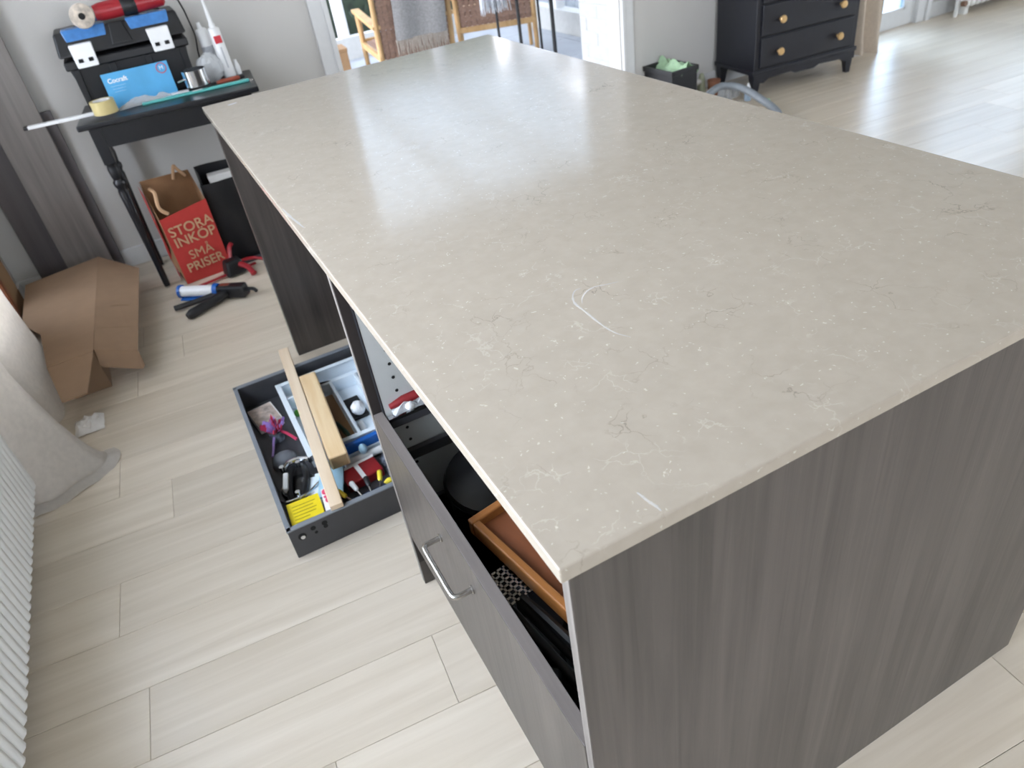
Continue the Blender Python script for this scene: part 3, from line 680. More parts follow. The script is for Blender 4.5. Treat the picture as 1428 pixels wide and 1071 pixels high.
bot = [(-.915,1.80,.0),(-.89,1.757,.0),(-.80,1.775,.0),(-.678,1.86,.0),(-.70,1.95,.0),(-.79,2.06,.0),(-.855,2.14,.0),(-.815,2.24,.0),(-.80,2.42,.0),(-.80,2.60,.0),(-.84,2.69,.0),(-.93,2.72,0)]
mid = [(-.865,1.80,0),(-.84,1.80,0),(-.815,1.86,0),(-.80,1.93,0),(-.815,2.0,0),(-.865,2.08,0),(-.90,2.15,0),(-.85,2.25,0),(-.83,2.42,0),(-.84,2.58,0),(-.875,2.68,0),(-.935,2.72,0)]
topp = [(-.86,1.80,0),(-.84,1.82,0),(-.82,1.88,0),(-.82,1.95,0),(-.85,2.02,0),(-.89,2.10,0),(-.91,2.17,0),(-.88,2.27,0),(-.85,2.40,0),(-.86,2.52,0),(-.89,2.62,0),(-.935,2.68,0)]
Sb = smooth_path(bot,8); Sm = smooth_path(mid,8); St = smooth_path(topp,8)
nC = len(Sb)-1
def cur(u, v):
    i = min(int(u*nC+.5), nC); z = 2.3*v**2.2
    if z < .34:
        k = z/.34; k = k**.55; p = Sb[i].lerp(Sm[i], k)
    else:
        p = Sm[i].lerp(St[i], min(1,(z-.34)/1.2))
    w_ = .006*math.sin(i*.9)*max(0,1-v*3)
    return (p.x+w_, p.y, .0015+z+.004*max(0,math.sin(i*.55))*max(0,1-v*5))
c1 = thing('linen_curtain', 'pale linen curtain beside the fluted radiator pooling onto the floor', 'curtain', (0,0,0))
MB().sheet(cur, nC, 26, .002).build('cloth', LINEN, c1, smooth=True)
def hem(u, v):
    i = int(min(u*nC*.34+.5, nC)); p = Sb[i]; q = Sb[min(i+1,nC)] - Sb[max(i-1,0)]; nrm = Vector((q.y,-q.x,0)).normalized()
    return (p.x + nrm.x*.035*v, p.y + nrm.y*.035*v, .0015+.011*(1-v)+.004*math.sin(i*.8))
MB().sheet(hem, 30, 3, .0015).build('hem', LINEN, c1, smooth=True)
crumple('cloth_scrap', SCRAP, (-.725,2.125,.001), (.10,.10), .05, 9, 11, 'small crumpled pale cloth on the floor between curtain and cardboard box', 'cloth', th=.002)

# cardboard box with loose flaps
cb = thing('cardboard_box', 'low brown cardboard box with open flaps on the floor by the curtain', 'box', (0,0,0))
z1 = .165; z2 = .165
def quad(mb, P, th=.004):
    p = [Vector(q) for q in P]; nrm = (p[1]-p[0]).cross(p[3]-p[0]).normalized()
    if nrm.z < 0: nrm = -nrm
    n_ = len(p); return mb.add([q for q in p] + [q - nrm*th for q in p], [tuple(range(n_)), tuple(range(2*n_-1,n_-1,-1))] + [(i,(i+1)%n_,n_+(i+1)%n_,n_+i) for i in range(n_)])
quad(MB(), [(-.885,3.19,z1),(-.58,3.266,z1),(-.636,2.335,z1),(-.79,2.325,z1),(-.815,2.62,z1),(-.885,2.78,z1)]).build('lid', CARD, cb)
quad(MB(), [(-.636,2.333,z1-.0005),(-.675,2.105,z1-.03),(-.755,2.10,z1-.03),(-.79,2.323,z1-.0005)]).build('near_flap', CARD, cb)
quad(MB(), [(-.58,3.266,z1),(-.432,3.10,.12),(-.500,2.315,.12),(-.634,2.35,z1)]).build('side_flap', CARD, cb)
quad(MB(), [(-.632,2.348,z1-.001),(-.500,2.313,.119),(-.500,2.30,.062),(-.512,2.293,.053),(-.628,2.318,.10),(-.636,2.325,.11)]).build('end_flap', CARD, cb)
for y in (2.52,2.72):
    t_ = (y-2.33)/.93; xa = lerp(-.634,-.58,t_); xb = lerp(-.500,-.432,t_)
    quad(MB(), [(lerp(xa,xb,.05 if y<2.6 else .35),y-.002,lerp(z1,.12,.05 if y<2.6 else .35)+.0006),(xb,y-.006,.1206),(xb,y+.000,.1206),(lerp(xa,xb,.05 if y<2.6 else .35),y+.004,lerp(z1,.12,.05 if y<2.6 else .35)+.0006)],.0004).build('crease', CARDIN, cb)
bd = MB().box((-.77,2.35,0),(-.766,3.1,z1-.006)).box((-.644,2.35,0),(-.640,3.1,z1-.006)).box((-.766,2.35,0),(-.644,2.354,z1-.006)).box((-.766,3.096,0),(-.644,3.1,z1-.006))
bd.build('carton', CARD, cb)

# planks stood against the far wall
def upright(name, label, x0, x1, y, th, h, mat, lean=.02):
    o = MB().sheet(lambda u,v: (lerp(x0,x1,u), y+lean*v, .001+h*v), 1, 1, 0).v
    mb = MB().add([(x0,y,.0005),(x1,y,.0005),(x1,y+th,.0005),(x0,y+th,.0005),(x0,y+lean,h),(x1,y+lean,h),(x1,y+lean+th,h),(x0,y+lean+th,h)],[(0,3,2,1),(4,5,6,7),(0,1,5,4),(1,2,6,5),(2,3,7,6),(3,0,4,7)])
    return tag(mb.build(name, mat, bevel=.0015, seg=1), label, 'panel', None)
PLK = wood('grey_oak_plank', '#68625f', '#8f8985', (24, 24, 1.4), .45, .3)
PLKD = wood('dark_oak_plank', '#4d494b', '#625d5e', (24, 24, 1.4), .5, .3)
upright('cover_panel', 'wide grey oak plank standing upright in front against the far wall', -.735,-.545,3.405,.016,2.0,PLK,.012)
upright('cover_panel', 'darker grey plank standing half behind the wide grey oak plank', -.86,-.70,3.435,.016,1.9,PLKD,.006)
upright('plinth_strip', 'short narrow grey strip standing right of the wide grey oak plank', -.60,-.505,3.44,.014,.765,PLKD,.008)
lbn = thing('wooden_board', 'brown wooden board standing on edge against the left wall behind the curtain', 'board', (0,0,0))
MB().box((LX+.016,2.93,.0),(LX+.05,3.2,.9)).build('board', BROWNP, lbn, bevel=.003)
MB().box((LX+.05,2.93,.0),(LX+.062,2.97,.9)).build('edge_strip', WALNUT, lbn, bevel=.002)

# ------------------------------------------------------------------ black side table and what stands on it
TZ = .755; ra = math.atan2(2.958-3.036, .298+.414)
tb = thing('side_table', 'small black painted wooden table with turned legs at the far wall', 'table', (-.414,3.036,0), ra)
TWD, TDP = .716, .395
MB().box((0,0,TZ-.022),(TWD,TDP,TZ)).build('table_top', BLACKP, tb, bevel=.005, seg=2)
MB().box((.05,.035,TZ-.108),(TWD-.05,.05,TZ-.022)).box((.05,TDP-.05,TZ-.108),(TWD-.05,TDP-.035,TZ-.022)).box((.035,.05,TZ-.108),(.05,TDP-.05,TZ-.022)).box((TWD-.05,.05,TZ-.108),(TWD-.035,TDP-.05,TZ-.022)).build('apron', BLACKP, tb)
lg = [(.008,0),(.012,.004),(.014,.02),(.0145,.12),(.019,.34),(.023,.46),(.019,.475),(.026,.49),(.026,.505),(.019,.515),(.022,.53),(.024,.56),(.02,.575),(.024,.585)]
for x, y in ((.055,.055),(.024,TDP-.055),(TWD-.055,.055),(TWD-.055,TDP-.055)):
    if True:
        MB().lathe(lg,16,T(x,y,0)).box((x-.022,y-.022,.583),(x+.022,y+.022,TZ-.022)).build('leg', BLACKP, tb, smooth=True)
        if x < .2 and y < .2: MB().lathe([(.011,0),(.0125,.004),(.0125,.012)],14,T(x,y,-.0)).build('foot_glide', CHROME, tb, smooth=True)
# toolbox
tbx = thing('toolbox', 'black plastic toolbox with white latches and blue lid trays on the table', 'toolbox', (-.125,3.245,TZ+.0005), math.radians(-1))
MB().frustum((-.205,.0,.205,.19,.0),(-.235,-.012,.235,.205,.20)).build('body', BLACKPL, tbx, bevel=.008, seg=2)
MB().box((-.242,-.018,.165),(.242,.21,.198)).build('body_rim', BLACKPL, tbx, bevel=.006)
ld = MB().frustum((-.248,-.022,.248,.214,.214),(-.236,.012,.236,.205,.30)).build('lid', BLACKPL, tbx, bevel=.008, seg=2)
MB().frustum((-.04,-.026,.04,.0,.228),(-.025,.008,.025,.03,.302)).build('lid_rib', BLACKPL, tbx, bevel=.004)
for a,b in ((-.205,-.04),(.04,.205)):
    MB().frustum((a+.006,-.003,b-.006,.06,.262),(a,.010,b,.085,.306)).build('lid_compartment', BLUEPL, tbx, bevel=.004)
for x in (-.155,.142):
    lt = MB().frustum((x-.04,-.043,x+.04,-.022,.170),(x-.043,-.036,x+.043,-.004,.256)).build('latch', WHITEPL, tbx, bevel=.004)
    for q in (-.019,.019): MB().box((x+q-.009,-.0445,.190),(x+q+.009,-.034,.204)).build('latch_slot', HOLE, lt, bevel=.002)
for x in (-.21,-.07,.07,.21): MB().frustum((x-.012,-.01,x+.012,.0,.01),(x-.014,-.020,x+.014,.0,.165)).build('body_rib', BLACKPL, tbx, bevel=.003)
MB().tube(smooth_path([(-.09,.12,.30),(-.09,.12,.325),(0,.12,.33),(.09,.12,.325),(.09,.12,.30)],4),.010,8).build('carry_handle', BLACKPL, tbx, smooth=True)
# polisher on top of the toolbox
gz = TZ+.307
gr = thing('angle_grinder', 'red and black angle grinder with pale disc lying on the toolbox lid', 'power tool', (-.155,3.275,gz), math.radians(4))
MB().tube([(-.035,0,.036),(.0,0,.036),(.06,0,.038),(.075,0,.038)],[.026,.033,.034,.033],16).build('motor_body', REDPL, gr, smooth=True)
MB().tube([(.075,0,.038),(.08,0,.038),(.125,0,.038),(.13,0,.038)],[.034,.037,.037,.034],16).build('rubber_grip', BLACKPL, gr, smooth=True)
MB().tube([(.13,0,.038),(.17,0,.038),(.235,0,.038),(.245,0,.038)],[.034,.031,.028,.018],16).build('rear_body', REDPL, gr, smooth=True)
MB().tube([(-.07,0,.034),(-.04,0,.036),(-.03,0,.036)],[.022,.027,.028],14).build('gear_head', CHROME, gr, smooth=True)
MB().lathe([(.001,0),(.04,.002),(.046,.008),(.042,.014),(.016,.018),(.001,.018)],20,T(-.078,-.03,.038)@Matrix.Rotation(H,4,'X')@Matrix.Rotation(.15,4,'Y')).build('disc', plain('disc_pale','#cfc3b5',.6,vary=.35,scale=45), gr, smooth=True)
MB().cyl((-.078,-.046,.038),(-.079,-.056,.039),.012,n=14).build('disc_nut', HOLE, gr, smooth=True)
MB().tube(smooth_path([(.245,0,.038),(.29,.01,.03),(.31,.05,-.01),(.32,.07,-.06),(.325,.07,-.13),(.315,.08,-.2),(.31,.08,-.27),(.305,.08,-.3)],5),.0035,6).build('power_cable', CABLE, gr, smooth=True)
MB().tube(smooth_path([(.245,.0,.045),(.30,.03,.06),(.27,.05,.09),(.20,.05,.07),(.16,.05,.02),(.22,.05,.0)],5),.0035,6).build('power_cable', CABLE, gr, smooth=True)
# blue packet
bb = thing('blue_glove_box', 'blue printed flat box leaning on the black toolbox', 'box', (-.257,3.18,TZ+.001), math.radians(-1))
LM = Matrix.Rotation(math.radians(-8),4,'X')
MB().box((0,-.0,0),(.262,.010,.135),LM).build('carton', BLUEBOX, bb, bevel=.001)
fm = LM @ T(.075,-.0008,.098) @ Matrix.Rotation(H,4,'X')
text('lettering','Cocraft',.0245,LETTERW,bb,LM @ T(.055,-.0008,.105) @ Matrix.Rotation(H,4,'X'),.0005)
for i in range(3):
    text('lettering',['Engångshandskar','Disposable gloves','100 pcs'][i] if False else '———————'[:7-i],.008,LETTERW,bb,LM @ T(.05,-.0006,.085-.011*i) @ Matrix.Rotation(H,4,'X'))
rg = MB().lathe([(.017,0),(.0205,0),(.0205,.001),(.017,.001)],24,LM @ T(.232,-.0005,.112) @ Matrix.Rotation(H,4,'X'),cap=False).build('ring_mark', plain('red_ink','#b8495a',.5), bb)
text('lettering','M',.022,LETTERW,bb,LM @ T(.232,-.0008,.112) @ Matrix.Rotation(H,4,'X'))
# tape roll, strip, sundry
tp = thing('packing_tape_roll', 'yellowish packing tape roll lying on the left table end', 'tape', (-.288,3.10,TZ+.0125))
MB().lathe([(.034,0),(.046,0),(.047,.001),(.047,.049),(.046,.05),(.034,.05),(.034,0)],28,cap=False).build('tape', TAPE, tp, smooth=True)
MB().lathe([(.031,.0),(.034,.0),(.034,.05),(.031,.05),(.031,0)],28,cap=False).build('core', WHITECARD, tp, smooth=True)
ws = thing('white_strip', 'long white square profile with black end cap sticking out from the table', 'profile', (-.59,3.215,TZ+.0005), math.radians(-8))
MB().box((0,-.012,0),(.35,.012,.012)).build('profile', WHITEPL, ws, bevel=.001)
MB().box((-.013,-.0125,-.0003),(.004,.0125,.0125)).build('end_cap', BLACKPL, ws, bevel=.002)
put(MB().box((0,0,0),(.44,.026,.010)), 'teal_level', TEAL, 'long teal plastic strip lying along the table front', 'strip', loc=(-.15,3.125,TZ+.0005), rz=math.radians(-5), bevel=.003)
crumple('plastic_wrap', CLEARBAG, (-.125,3.152,TZ+.001), (.24,.036), .035, 12, 21, 'crumpled clear plastic in front of the blue box', 'plastic')
put(MB().box((0,0,0),(.11,.03,.012)), 'white_packet', WHITEPL, 'small white bar behind the teal strip', 'bar', loc=(-.05,3.152,TZ+.0005), rz=math.radians(-2), bevel=.002)
sr = thing('steel_clamp_roll', 'shiny steel hose band on a black base on the table', 'band', (.09,3.16,TZ+.0005))
MB().box((-.045,-.03,0),(.05,.03,.022)).build('base', BLACKPL, sr, bevel=.004)
MB().lathe([(.048,.0),(.052,.0),(.052,.062),(.048,.062),(.048,0)],28,T(.0,.0,.0225),cap=False).build('band', CHROME, sr, smooth=True)
MB().tube([(-.044,-.01,.055),(-.075,-.015,.05)],.004,8).build('screw', CHROME, sr, smooth=True)
put(MB().box((-.02,-.004,0),(.022,.004,.012)), 'white_tag', WHITEPL, 'small white tag before the steel band base', 'tag', loc=(.075,3.115,TZ+.0005), rz=math.radians(8), bevel=.001)
uk = thing('utility_knife', 'red-brown handled tool lying beside the steel band', 'knife', (.165,3.165,TZ+.0105), math.radians(2))
MB().tube([(0,0,0),(.02,0,0),(.09,0,0),(.1,0,0)],[.006,.010,.010,.006],10).build('handle', REDBROWN, uk, smooth=True)
MB().tube([(.1,0,0),(.12,0,0)],[.009,.007],10).build('end_cap', BLACKPL, uk, smooth=True)
put(MB().box((0,0,0),(.12,.012,.004)), 'steel_ruler', STEEL, 'short steel rule near the right table edge', 'ruler', loc=(.19,3.10,TZ+.0005), rz=math.radians(-3))
bag = MB().ball((0,0,0),.055,18,sq=(1.0,.6,1.05),jit=.10).build('clear_bag', plain('milky_polythene','#dfe2e4',.25,vary=.05,alpha=.6), loc=(.165,3.25,TZ+.06), smooth=False); tag(bag, 'clear crumpled plastic bag behind the steel band', 'bag')
def cartridge(name, label, x, y, hgt, lean, nozzle, red):
    t = thing(name, label, 'sealant', (x,y,TZ+.004)); M_ = Matrix.Rotation(lean,4,'Y')
    MB().lathe([(.024,0),(.025,.004),(.025,hgt-.006),(.02,hgt),(.012,hgt+.002),(.008,hgt+.012),(.001,hgt+.013)],20,M_).build('cartridge', WHITEPL, t, smooth=True)
    if nozzle: MB().lathe([(.012,hgt+.002),(.013,hgt+.012),(.009,hgt+.02),(.004,hgt+.12),(.001,hgt+.121)],14,M_).build('nozzle', WHITEPL, t, smooth=True)
    else: MB().lathe([(.009,hgt+.01),(.008,hgt+.025),(.001,hgt+.026)],12,M_).build('cap', WHITEPL, t, smooth=True)
    if red:
        MB().box((-.014,-.0262,hgt-.06),(.016,-.0245,hgt-.03),M_).build('red_mark', plain('red_label','#c8303a',.5), t)
        MB().box((-.002,-.0262,hgt-.16),(.004,-.0248,hgt-.075),M_).build('print_stripe', plain('grey_print','#b9bcc0',.5), t)
    else:
        MB().lathe([(.0253,hgt-.16),(.0253,hgt-.07)],20,M_,cap=False).build('label_wrap', plain('label_grey','#b4b8be',.5,vary=.2,scale=60), t, smooth=True)
cartridge('sealant_tube', 'white sealant cartridge without nozzle next to the clear bag', .20,3.325,.20,math.radians(-3),False,False)
cartridge('sealant_tube', 'white sealant cartridge with long nozzle and red mark', .242,3.27,.20,math.radians(-2),True,True)
put(MB().lathe([(.014,0),(.014,.035),(.008,.05),(.008,.06),(.001,.06)],12), 'small_bottle', WHITEPL, 'small white cap piece behind the nozzle cartridge', 'cap piece', loc=(.283,3.30,TZ+.0005), smooth=True)

# ------------------------------------------------------------------ under the table
pb = thing('paper_shopping_bag', 'red and brown paper shopping bag with printed letters under the table', 'bag', (-.165,3.05,.0005), math.radians(6))
bw, bdp = .105, .16
def bagface(P, name, mat, nu=8, nv=10, amp=.004, seed=0):
    rr = random.Random(seed); ph = [rr.uniform(0,6) for _ in range(4)]
    p = [Vector(q) for q in P]; nrm = (p[1]-p[0]).cross(p[3]-p[0]).normalized()
    def fn(u,v):
        q = p[0].lerp(p[1],u).lerp(p[3].lerp(p[2],u),v); e = math.sin(math.pi*u)*math.sin(math.pi*min(v*1.2,1))
        return q + nrm*amp*e*(math.sin(7*u+5*v+ph[0])+math.sin(11*v-4*u+ph[1]))
    return MB().sheet(fn,nu,nv,.0012).build(name, mat, pb, smooth=True)
bagface([(-bw,0,0),(bw,0,0),(bw+.002,-.004,.345),(-bw-.002,-.004,.315)],'front_face',REDPAPER,8,10,.003,1)
bagface([(-bw,bdp,0),(bw,bdp,0),(bw,bdp,.44),(-bw,bdp,.45)],'back_face',KRAFT,8,10,.004,2)
bagface([(-bw,0,0),(-bw,bdp,0),(-bw-.004,bdp,.45),(-bw,-.002,.315)],'side_face',KRAFT,8,10,.012,3)
bagface([(bw,0,0),(bw,bdp,0),(bw,bdp,.44),(bw,-.002,.345)],'side_face',KRAFT,8,10,.010,4)
MB().box((-bw,0,0),(bw,bdp,.002)).build('base', KRAFT, pb)
bagface([(-bw-.008,.09,0),(-bw-.008,bdp,0),(-bw-.012,bdp,.43),(-bw-.010,.10,.40)],'printed_gusset',REDPAPER,4,10,.004,6)
tm = lambda x,z: T(x,-.0085,z) @ Matrix.Rotation(H,4,'X') @ Matrix.Rotation(math.radians(3),4,'Z')
for s_,z_,q in (('STORA',.252,.062),('INKÖP',.200,.062),('SMÅ',.128,.058),('PRISER',.074,.058)): text('lettering',s_,q,KRAFTL,pb,tm(.005,z_),.0 if 'M' in s_ else .0007)
MB().tube(smooth_path([(-.06,.012,.325),(-.085,.02,.36),(-.075,.045,.415),(-.085,.08,.43)],5),.008,6).build('handle', KRAFTL, pb, smooth=True)
MB().tube(smooth_path([(.03,bdp-.01,.42),(.05,bdp-.015,.475),(.06,bdp-.012,.46),(.085,bdp-.01,.42)],5),.007,6).build('handle', KRAFTL, pb, smooth=True)
kb = thing('black_carrier_bag', 'black bag holding white sheets beside the red paper bag', 'bag', (.045,3.11,.0005), math.radians(-3))
MB().sheet(lambda u,v:(lerp(-.10,.12,u)-.004*math.sin(9*v),.006*math.sin(8*u+3*v),.385*v),8,8,.003).build('front_face', BLACKPL, kb, smooth=True)
MB().sheet(lambda u,v:(lerp(-.10,.12,u),.15+.006*math.sin(7*u),.43*v),8,8,.003).build('back_face', BLACKPL, kb, smooth=True)
for x in (-.10,.12): MB().sheet(lambda u,v:(x+.01*math.sin(math.pi*u),lerp(0,.15,u),lerp(.385,.43,u)*v),6,8,.003).build('side_face', BLACKPL, kb, smooth=True)
MB().box((-.1,0,0),(.12,.15,.003)).build('base', BLACKPL, kb)
MB().box((-.06,.05,.01),(.09,.11,.40)).build('white_sheets', WHITECARD, kb, bevel=.004)
put(MB().box((0,0,0),(.30,.03,.014)), 'dark_rail', plain('dark_grey_rail','#3f4247',.5), 'dark grey rail lying on the floor before the black bag', 'rail', loc=(-.04,3.055,.0005), rz=math.radians(3), bevel=.002)
# caulking gun
cg = thing('caulking_gun', 'blue and black caulking gun with white cartridge lying before the paper bag', 'caulking gun', (-.17,2.80,.0), math.radians(-37))
MB().cyl((-.165,0,.036),(.0,0,.036),.024,n=18).build('cartridge', WHITEPL, cg, smooth=True)
MB().tube([(-.175,0,.036),(-.172,0,.036),(-.16,0,.036)],[.026,.03,.03],18).build('front_ring', BLUESTRIP, cg, smooth=True)
MB().box((-.165,-.03,.004),(.0,.03,.012)).build('cradle', BLUESTRIP, cg, bevel=.003)
MB().tube([(.0,0,.036),(.006,0,.036),(.02,0,.036)],[.031,.031,.028],18).build('rear_ring', BLUESTRIP, cg, smooth=True)
MB().frustum((.015,-.03,.15,.028,.006),(.02,-.024,.145,.024,.06)).build('gun_body', BLACKPL, cg, bevel=.008)
MB().box((.03,-.012,.0605),(.075,.012,.0615)).build('label_plate', STEEL, cg)
MB().tube(smooth_path([(.06,-.02,.03),(.02,-.08,.024),(-.02,-.16,.022),(-.035,-.19,.02)],4),[.02]*10+[.017,.015,.013],10).build('grip', BLACKPL, cg, smooth=True)
MB().tube(smooth_path([(.01,-.02,.028),(-.05,-.06,.022),(-.11,-.10,.02),(-.14,-.115,.018)],4),[.012]*13,10).build('trigger', BLACKPL, cg, smooth=True)
MB().tube(smooth_path([(.14,0,.036),(.18,0,.036),(.20,-.01,.03)],4),.008,8).build('plunger_rod', BLACKPL, cg, smooth=True)
rc = thing('bar_clamp', 'black and red quick clamp lying in front of the shopping bag', 'clamp', (-.055,2.985,.0), math.radians(12))
MB().box((-.20,-.009,.01),(.10,.009,.016)).build('bar', REDPL, rc, bevel=.001)
MB().frustum((-.05,-.04,.045,.035,.006),(-.035,-.03,.035,.03,.075)).build('clamp_body', BLACKPL, rc, bevel=.01)
MB().tube(smooth_path([(.02,-.02,.05),(.04,-.07,.04),(.045,-.11,.016)],4),[.013]*8+[.015],8).build('grip', REDPL, rc, smooth=True)
MB().tube(smooth_path([(.03,0,.05),(.09,-.01,.045),(.13,-.03,.03),(.15,-.04,.02)],4),[.008]*13,8).build('trigger', REDPL, rc, smooth=True)
MB().tube(smooth_path([(.0,.02,.06),(.02,.035,.11),(.035,.03,.13)],4),.010,8).build('jaw_arm', REDPL, rc, smooth=True)

# ------------------------------------------------------------------ right side: dresser, bin, clutter, curtain, radiator
dr = thing('chest_of_drawers', 'dark navy black wooden chest of drawers with pale round knobs', 'dresser', (3.09,3.07,0), math.radians(-6.5))
DWD, DDP, DHT = .725, .385, .92
MB().box((0,0,.13),(DWD,DDP,DHT)).build('body', DRESSB, dr, bevel=.003)
MB().box((-.015,-.015,DHT),(DWD+.015,DDP+.01,DHT+.025)).build('top', DRESSB, dr, bevel=.004)
MB().box((-.010,-.010,.125),(DWD+.010,DDP,.15)).build('base_moulding', DRESSB, dr, bevel=.004)
ap = [(x*.725/.83,z) for x,z in [(0,.125),(0,.085),(.08,.075),(.12,.095),(.30,.10),(.34,.085),(.49,.085),(.53,.10),(.71,.095),(.75,.075),(.83,.085),(.83,.125)]]
MB().prism(ap,0,.018,T(0,.012,0)@Matrix.Rotation(H,4,'X')).build('scalloped_apron', DRESSB, dr)
for x in (0,DWD):
    for y in (0,DDP-.05):
        s_ = 1 if x == 0 else -1
        MB().add([(x,y,.125),(x+s_*.06,y,.125),(x+s_*.06,y+.05,.125),(x,y+.05,.125),(x+s_*.01,y+.006,0),(x+s_*.036,y+.006,0),(x+s_*.036,y+.034,0),(x+s_*.01,y+.034,0)],[(0,3,2,1),(4,5,6,7),(0,1,5,4),(1,2,6,5),(2,3,7,6),(3,0,4,7)]).build('leg', DRESSB, dr)
for i in range(4):
    z0 = .165+.173*i; dw = MB().box((.035,-.012,z0),(DWD-.035,.004,z0+.160)).build('drawer', DRESSB, dr, bevel=.003)
    MB().box((.030,-.0006,z0-.008),(DWD-.030,.0004,z0-.001)).build('shadow_gap', HOLE, dw)
    for x in (.154,.574):
        MB().lathe([(.008,0),(.008,.012),(.018,.02),(.022,.027),(.019,.034),(.001,.036)],16,T(x,-.012,z0+.075)@Matrix.Rotation(H,4,'X')).build('knob', BRASS, dw, smooth=True)
bn = thing('waste_bin', 'low black rectangular bin lined with pale green bag beside the dresser', 'bin', (2.605,3.21,0), math.radians(3))
bm_ = MB().frustum((.02,.015,.17,.235,0),(0,0,.19,.25,.012))
for a,b in (((0,0),(.008,.25)),((.182,0),(.19,.25)),((.008,0),(.182,.008)),((.008,.242),(.182,.25))): bm_.box((a[0],a[1],.01),(b[0],b[1],.235))
bm_.build('bucket', BLACKPL, bn, bevel=.003)
MB().box((-.008,-.008,.212),(.008,.258,.24)).box((.182,-.008,.212),(.198,.258,.24)).box((.008,-.008,.212),(.182,.008,.24)).box((.008,.242,.212),(.182,.258,.24)).build('rim', BLACKPL, bn, bevel=.004)
MB().sheet(lambda u,v:(lerp(.07,.2,u)+.01*math.sin(9*v),lerp(.0,.25,v),.20+.06*math.sin(math.pi*min(1,u*1.15))*(.8+.3*math.sin(13*v+4*u))+.01*math.sin(20*u)),12,14,.002).build('bin_liner', GREENBAG, bn, smooth=True)
hs = thing('vacuum_hose', 'grey ribbed vacuum hose curving over the floor by the dresser', 'hose', (0,0,0))
hp_ = smooth_path([(2.60,2.98,.06),(2.74,3.06,.10),(2.86,3.10,.115),(2.93,3.06,.11),(2.95,2.96,.095),(2.95,2.86,.07),(2.95,2.76,.04),(2.90,2.66,.025),(2.78,2.6,.022)],14)
MB().tube(hp_,[.022 if i%2 else .0195 for i in range(len(hp_))],12).build('hose', GREYHOSE, hs, smooth=True)
MB().box((2.5,2.94,0),(2.61,3.02,.09)).build('nozzle', GREYHOSE, hs, bevel=.01)
put(MB().lathe([(.03,0),(.034,.004),(.04,.09),(.038,.09),(.03,.006),(.001,.006)],20), 'brown_cup', plain('terracotta','#9c6a52',.6), 'reddish brown cup among clutter at the dresser foot', 'cup', loc=(3.0,3.31,.0005), smooth=True)
crumple('clear_wrap', CLEARBAG, (3.01,3.19,.001), (.12,.10), .10, 10, 31, 'clear crumpled plastic wrap beside the brown cup', 'plastic')
b_ = thing('white_bottle', 'small clear bottle with white pointed cap by the dresser leg', 'bottle', (3.045,3.06,.0005))
MB().lathe([(.018,0),(.02,.004),(.02,.05),(.012,.06),(.001,.06)],16).build('body', plain('pale_blue_bottle','#9fb3c6',.2), b_, smooth=True)
MB().lathe([(.013,.06),(.014,.075),(.007,.09),(.004,.10),(.001,.10)],16).build('cap', WHITEPL, b_, smooth=True)
g_ = thing('plug_lead', 'pale green and white plug piece between bin and brown cup', 'plug', (2.945,3.36,.0005))
MB().lathe([(.025,0),(.028,.01),(.02,.10),(.012,.13),(.001,.135)],14).build('body', plain('sage','#a9ad94',.6), g_, smooth=True)
MB().cyl((-.05,0,.085),(.0,0,.09),.016,n=12).build('side_arm', WHITECARD, g_, smooth=True)
put(MB().ball((0,0,.012),.012,10,sq=(1.6,1,1)), 'green_scrap', GREENBAG, 'tiny pale green scrap at the end of the hose', 'scrap', loc=(3.085,2.94,.0005))
# right curtain
def cur2(u, v):
    x = 4.02+.36*u-.05*(1-v)*u; z = .002+2.25*v
    return (x, 3.26+.045*math.sin(u*17)+.03*math.sin(u*7+1) - .05*(1-v)**6*math.sin(math.pi*u), z + .004*math.sin(25*u)*(1 if v == 0 else 0)*0)
c2 = thing('beige_curtain', 'beige linen curtain between the dark dresser and the glazed door', 'curtain', (0,0,0))
LIN2 = plain('linen_warm', '#cdbfae', .95, vary=.05, scale=60, bump=.5, bscale=500)
MB().sheet(cur2, 60, 14, .002).build('cloth', LIN2, c2, smooth=True)
MB().sheet(lambda u,v: tuple(Vector(cur2(u,v*.035))+Vector((0,-.004,0))), 60, 2, .002).build('hem', LIN2, c2, smooth=True)
# right radiator
r2 = thing('column_radiator', 'white ribbed radiator on feet under the right window', 'radiator', (5.19,3.31,0))
sec = None
for i in range(22):
    if sec is None: sec = o = MB().box((.004,.0,.045),(.05,.10,.62)).build('section', RADW, r2, bevel=.016, seg=3)
    else: o = sec.copy(); COL.objects.link(o)
    o.location.x = .08+.056*i
MB().cyl((.06,.05,.09),(1.33,.05,.09),.018).cyl((.06,.05,.58),(1.33,.05,.58),.018).build('header_pipe', RADW, r2, smooth=True)
MB().cyl((.02,.03,0),(.02,.03,.2),.012).cyl((.055,.05,0),(.055,.05,.09),.012).build('supply_pipe', RADW, r2, smooth=True)
MB().cyl((.03,.0,.085),(.03,-.03,.09),.018,n=14).build('valve', plain('brown_valve','#7a5a45',.5), r2, smooth=True)
for x in (.12,1.25): MB().box((x-.02,.02,0),(x+.02,.08,.05)).build('foot', RADW, r2)

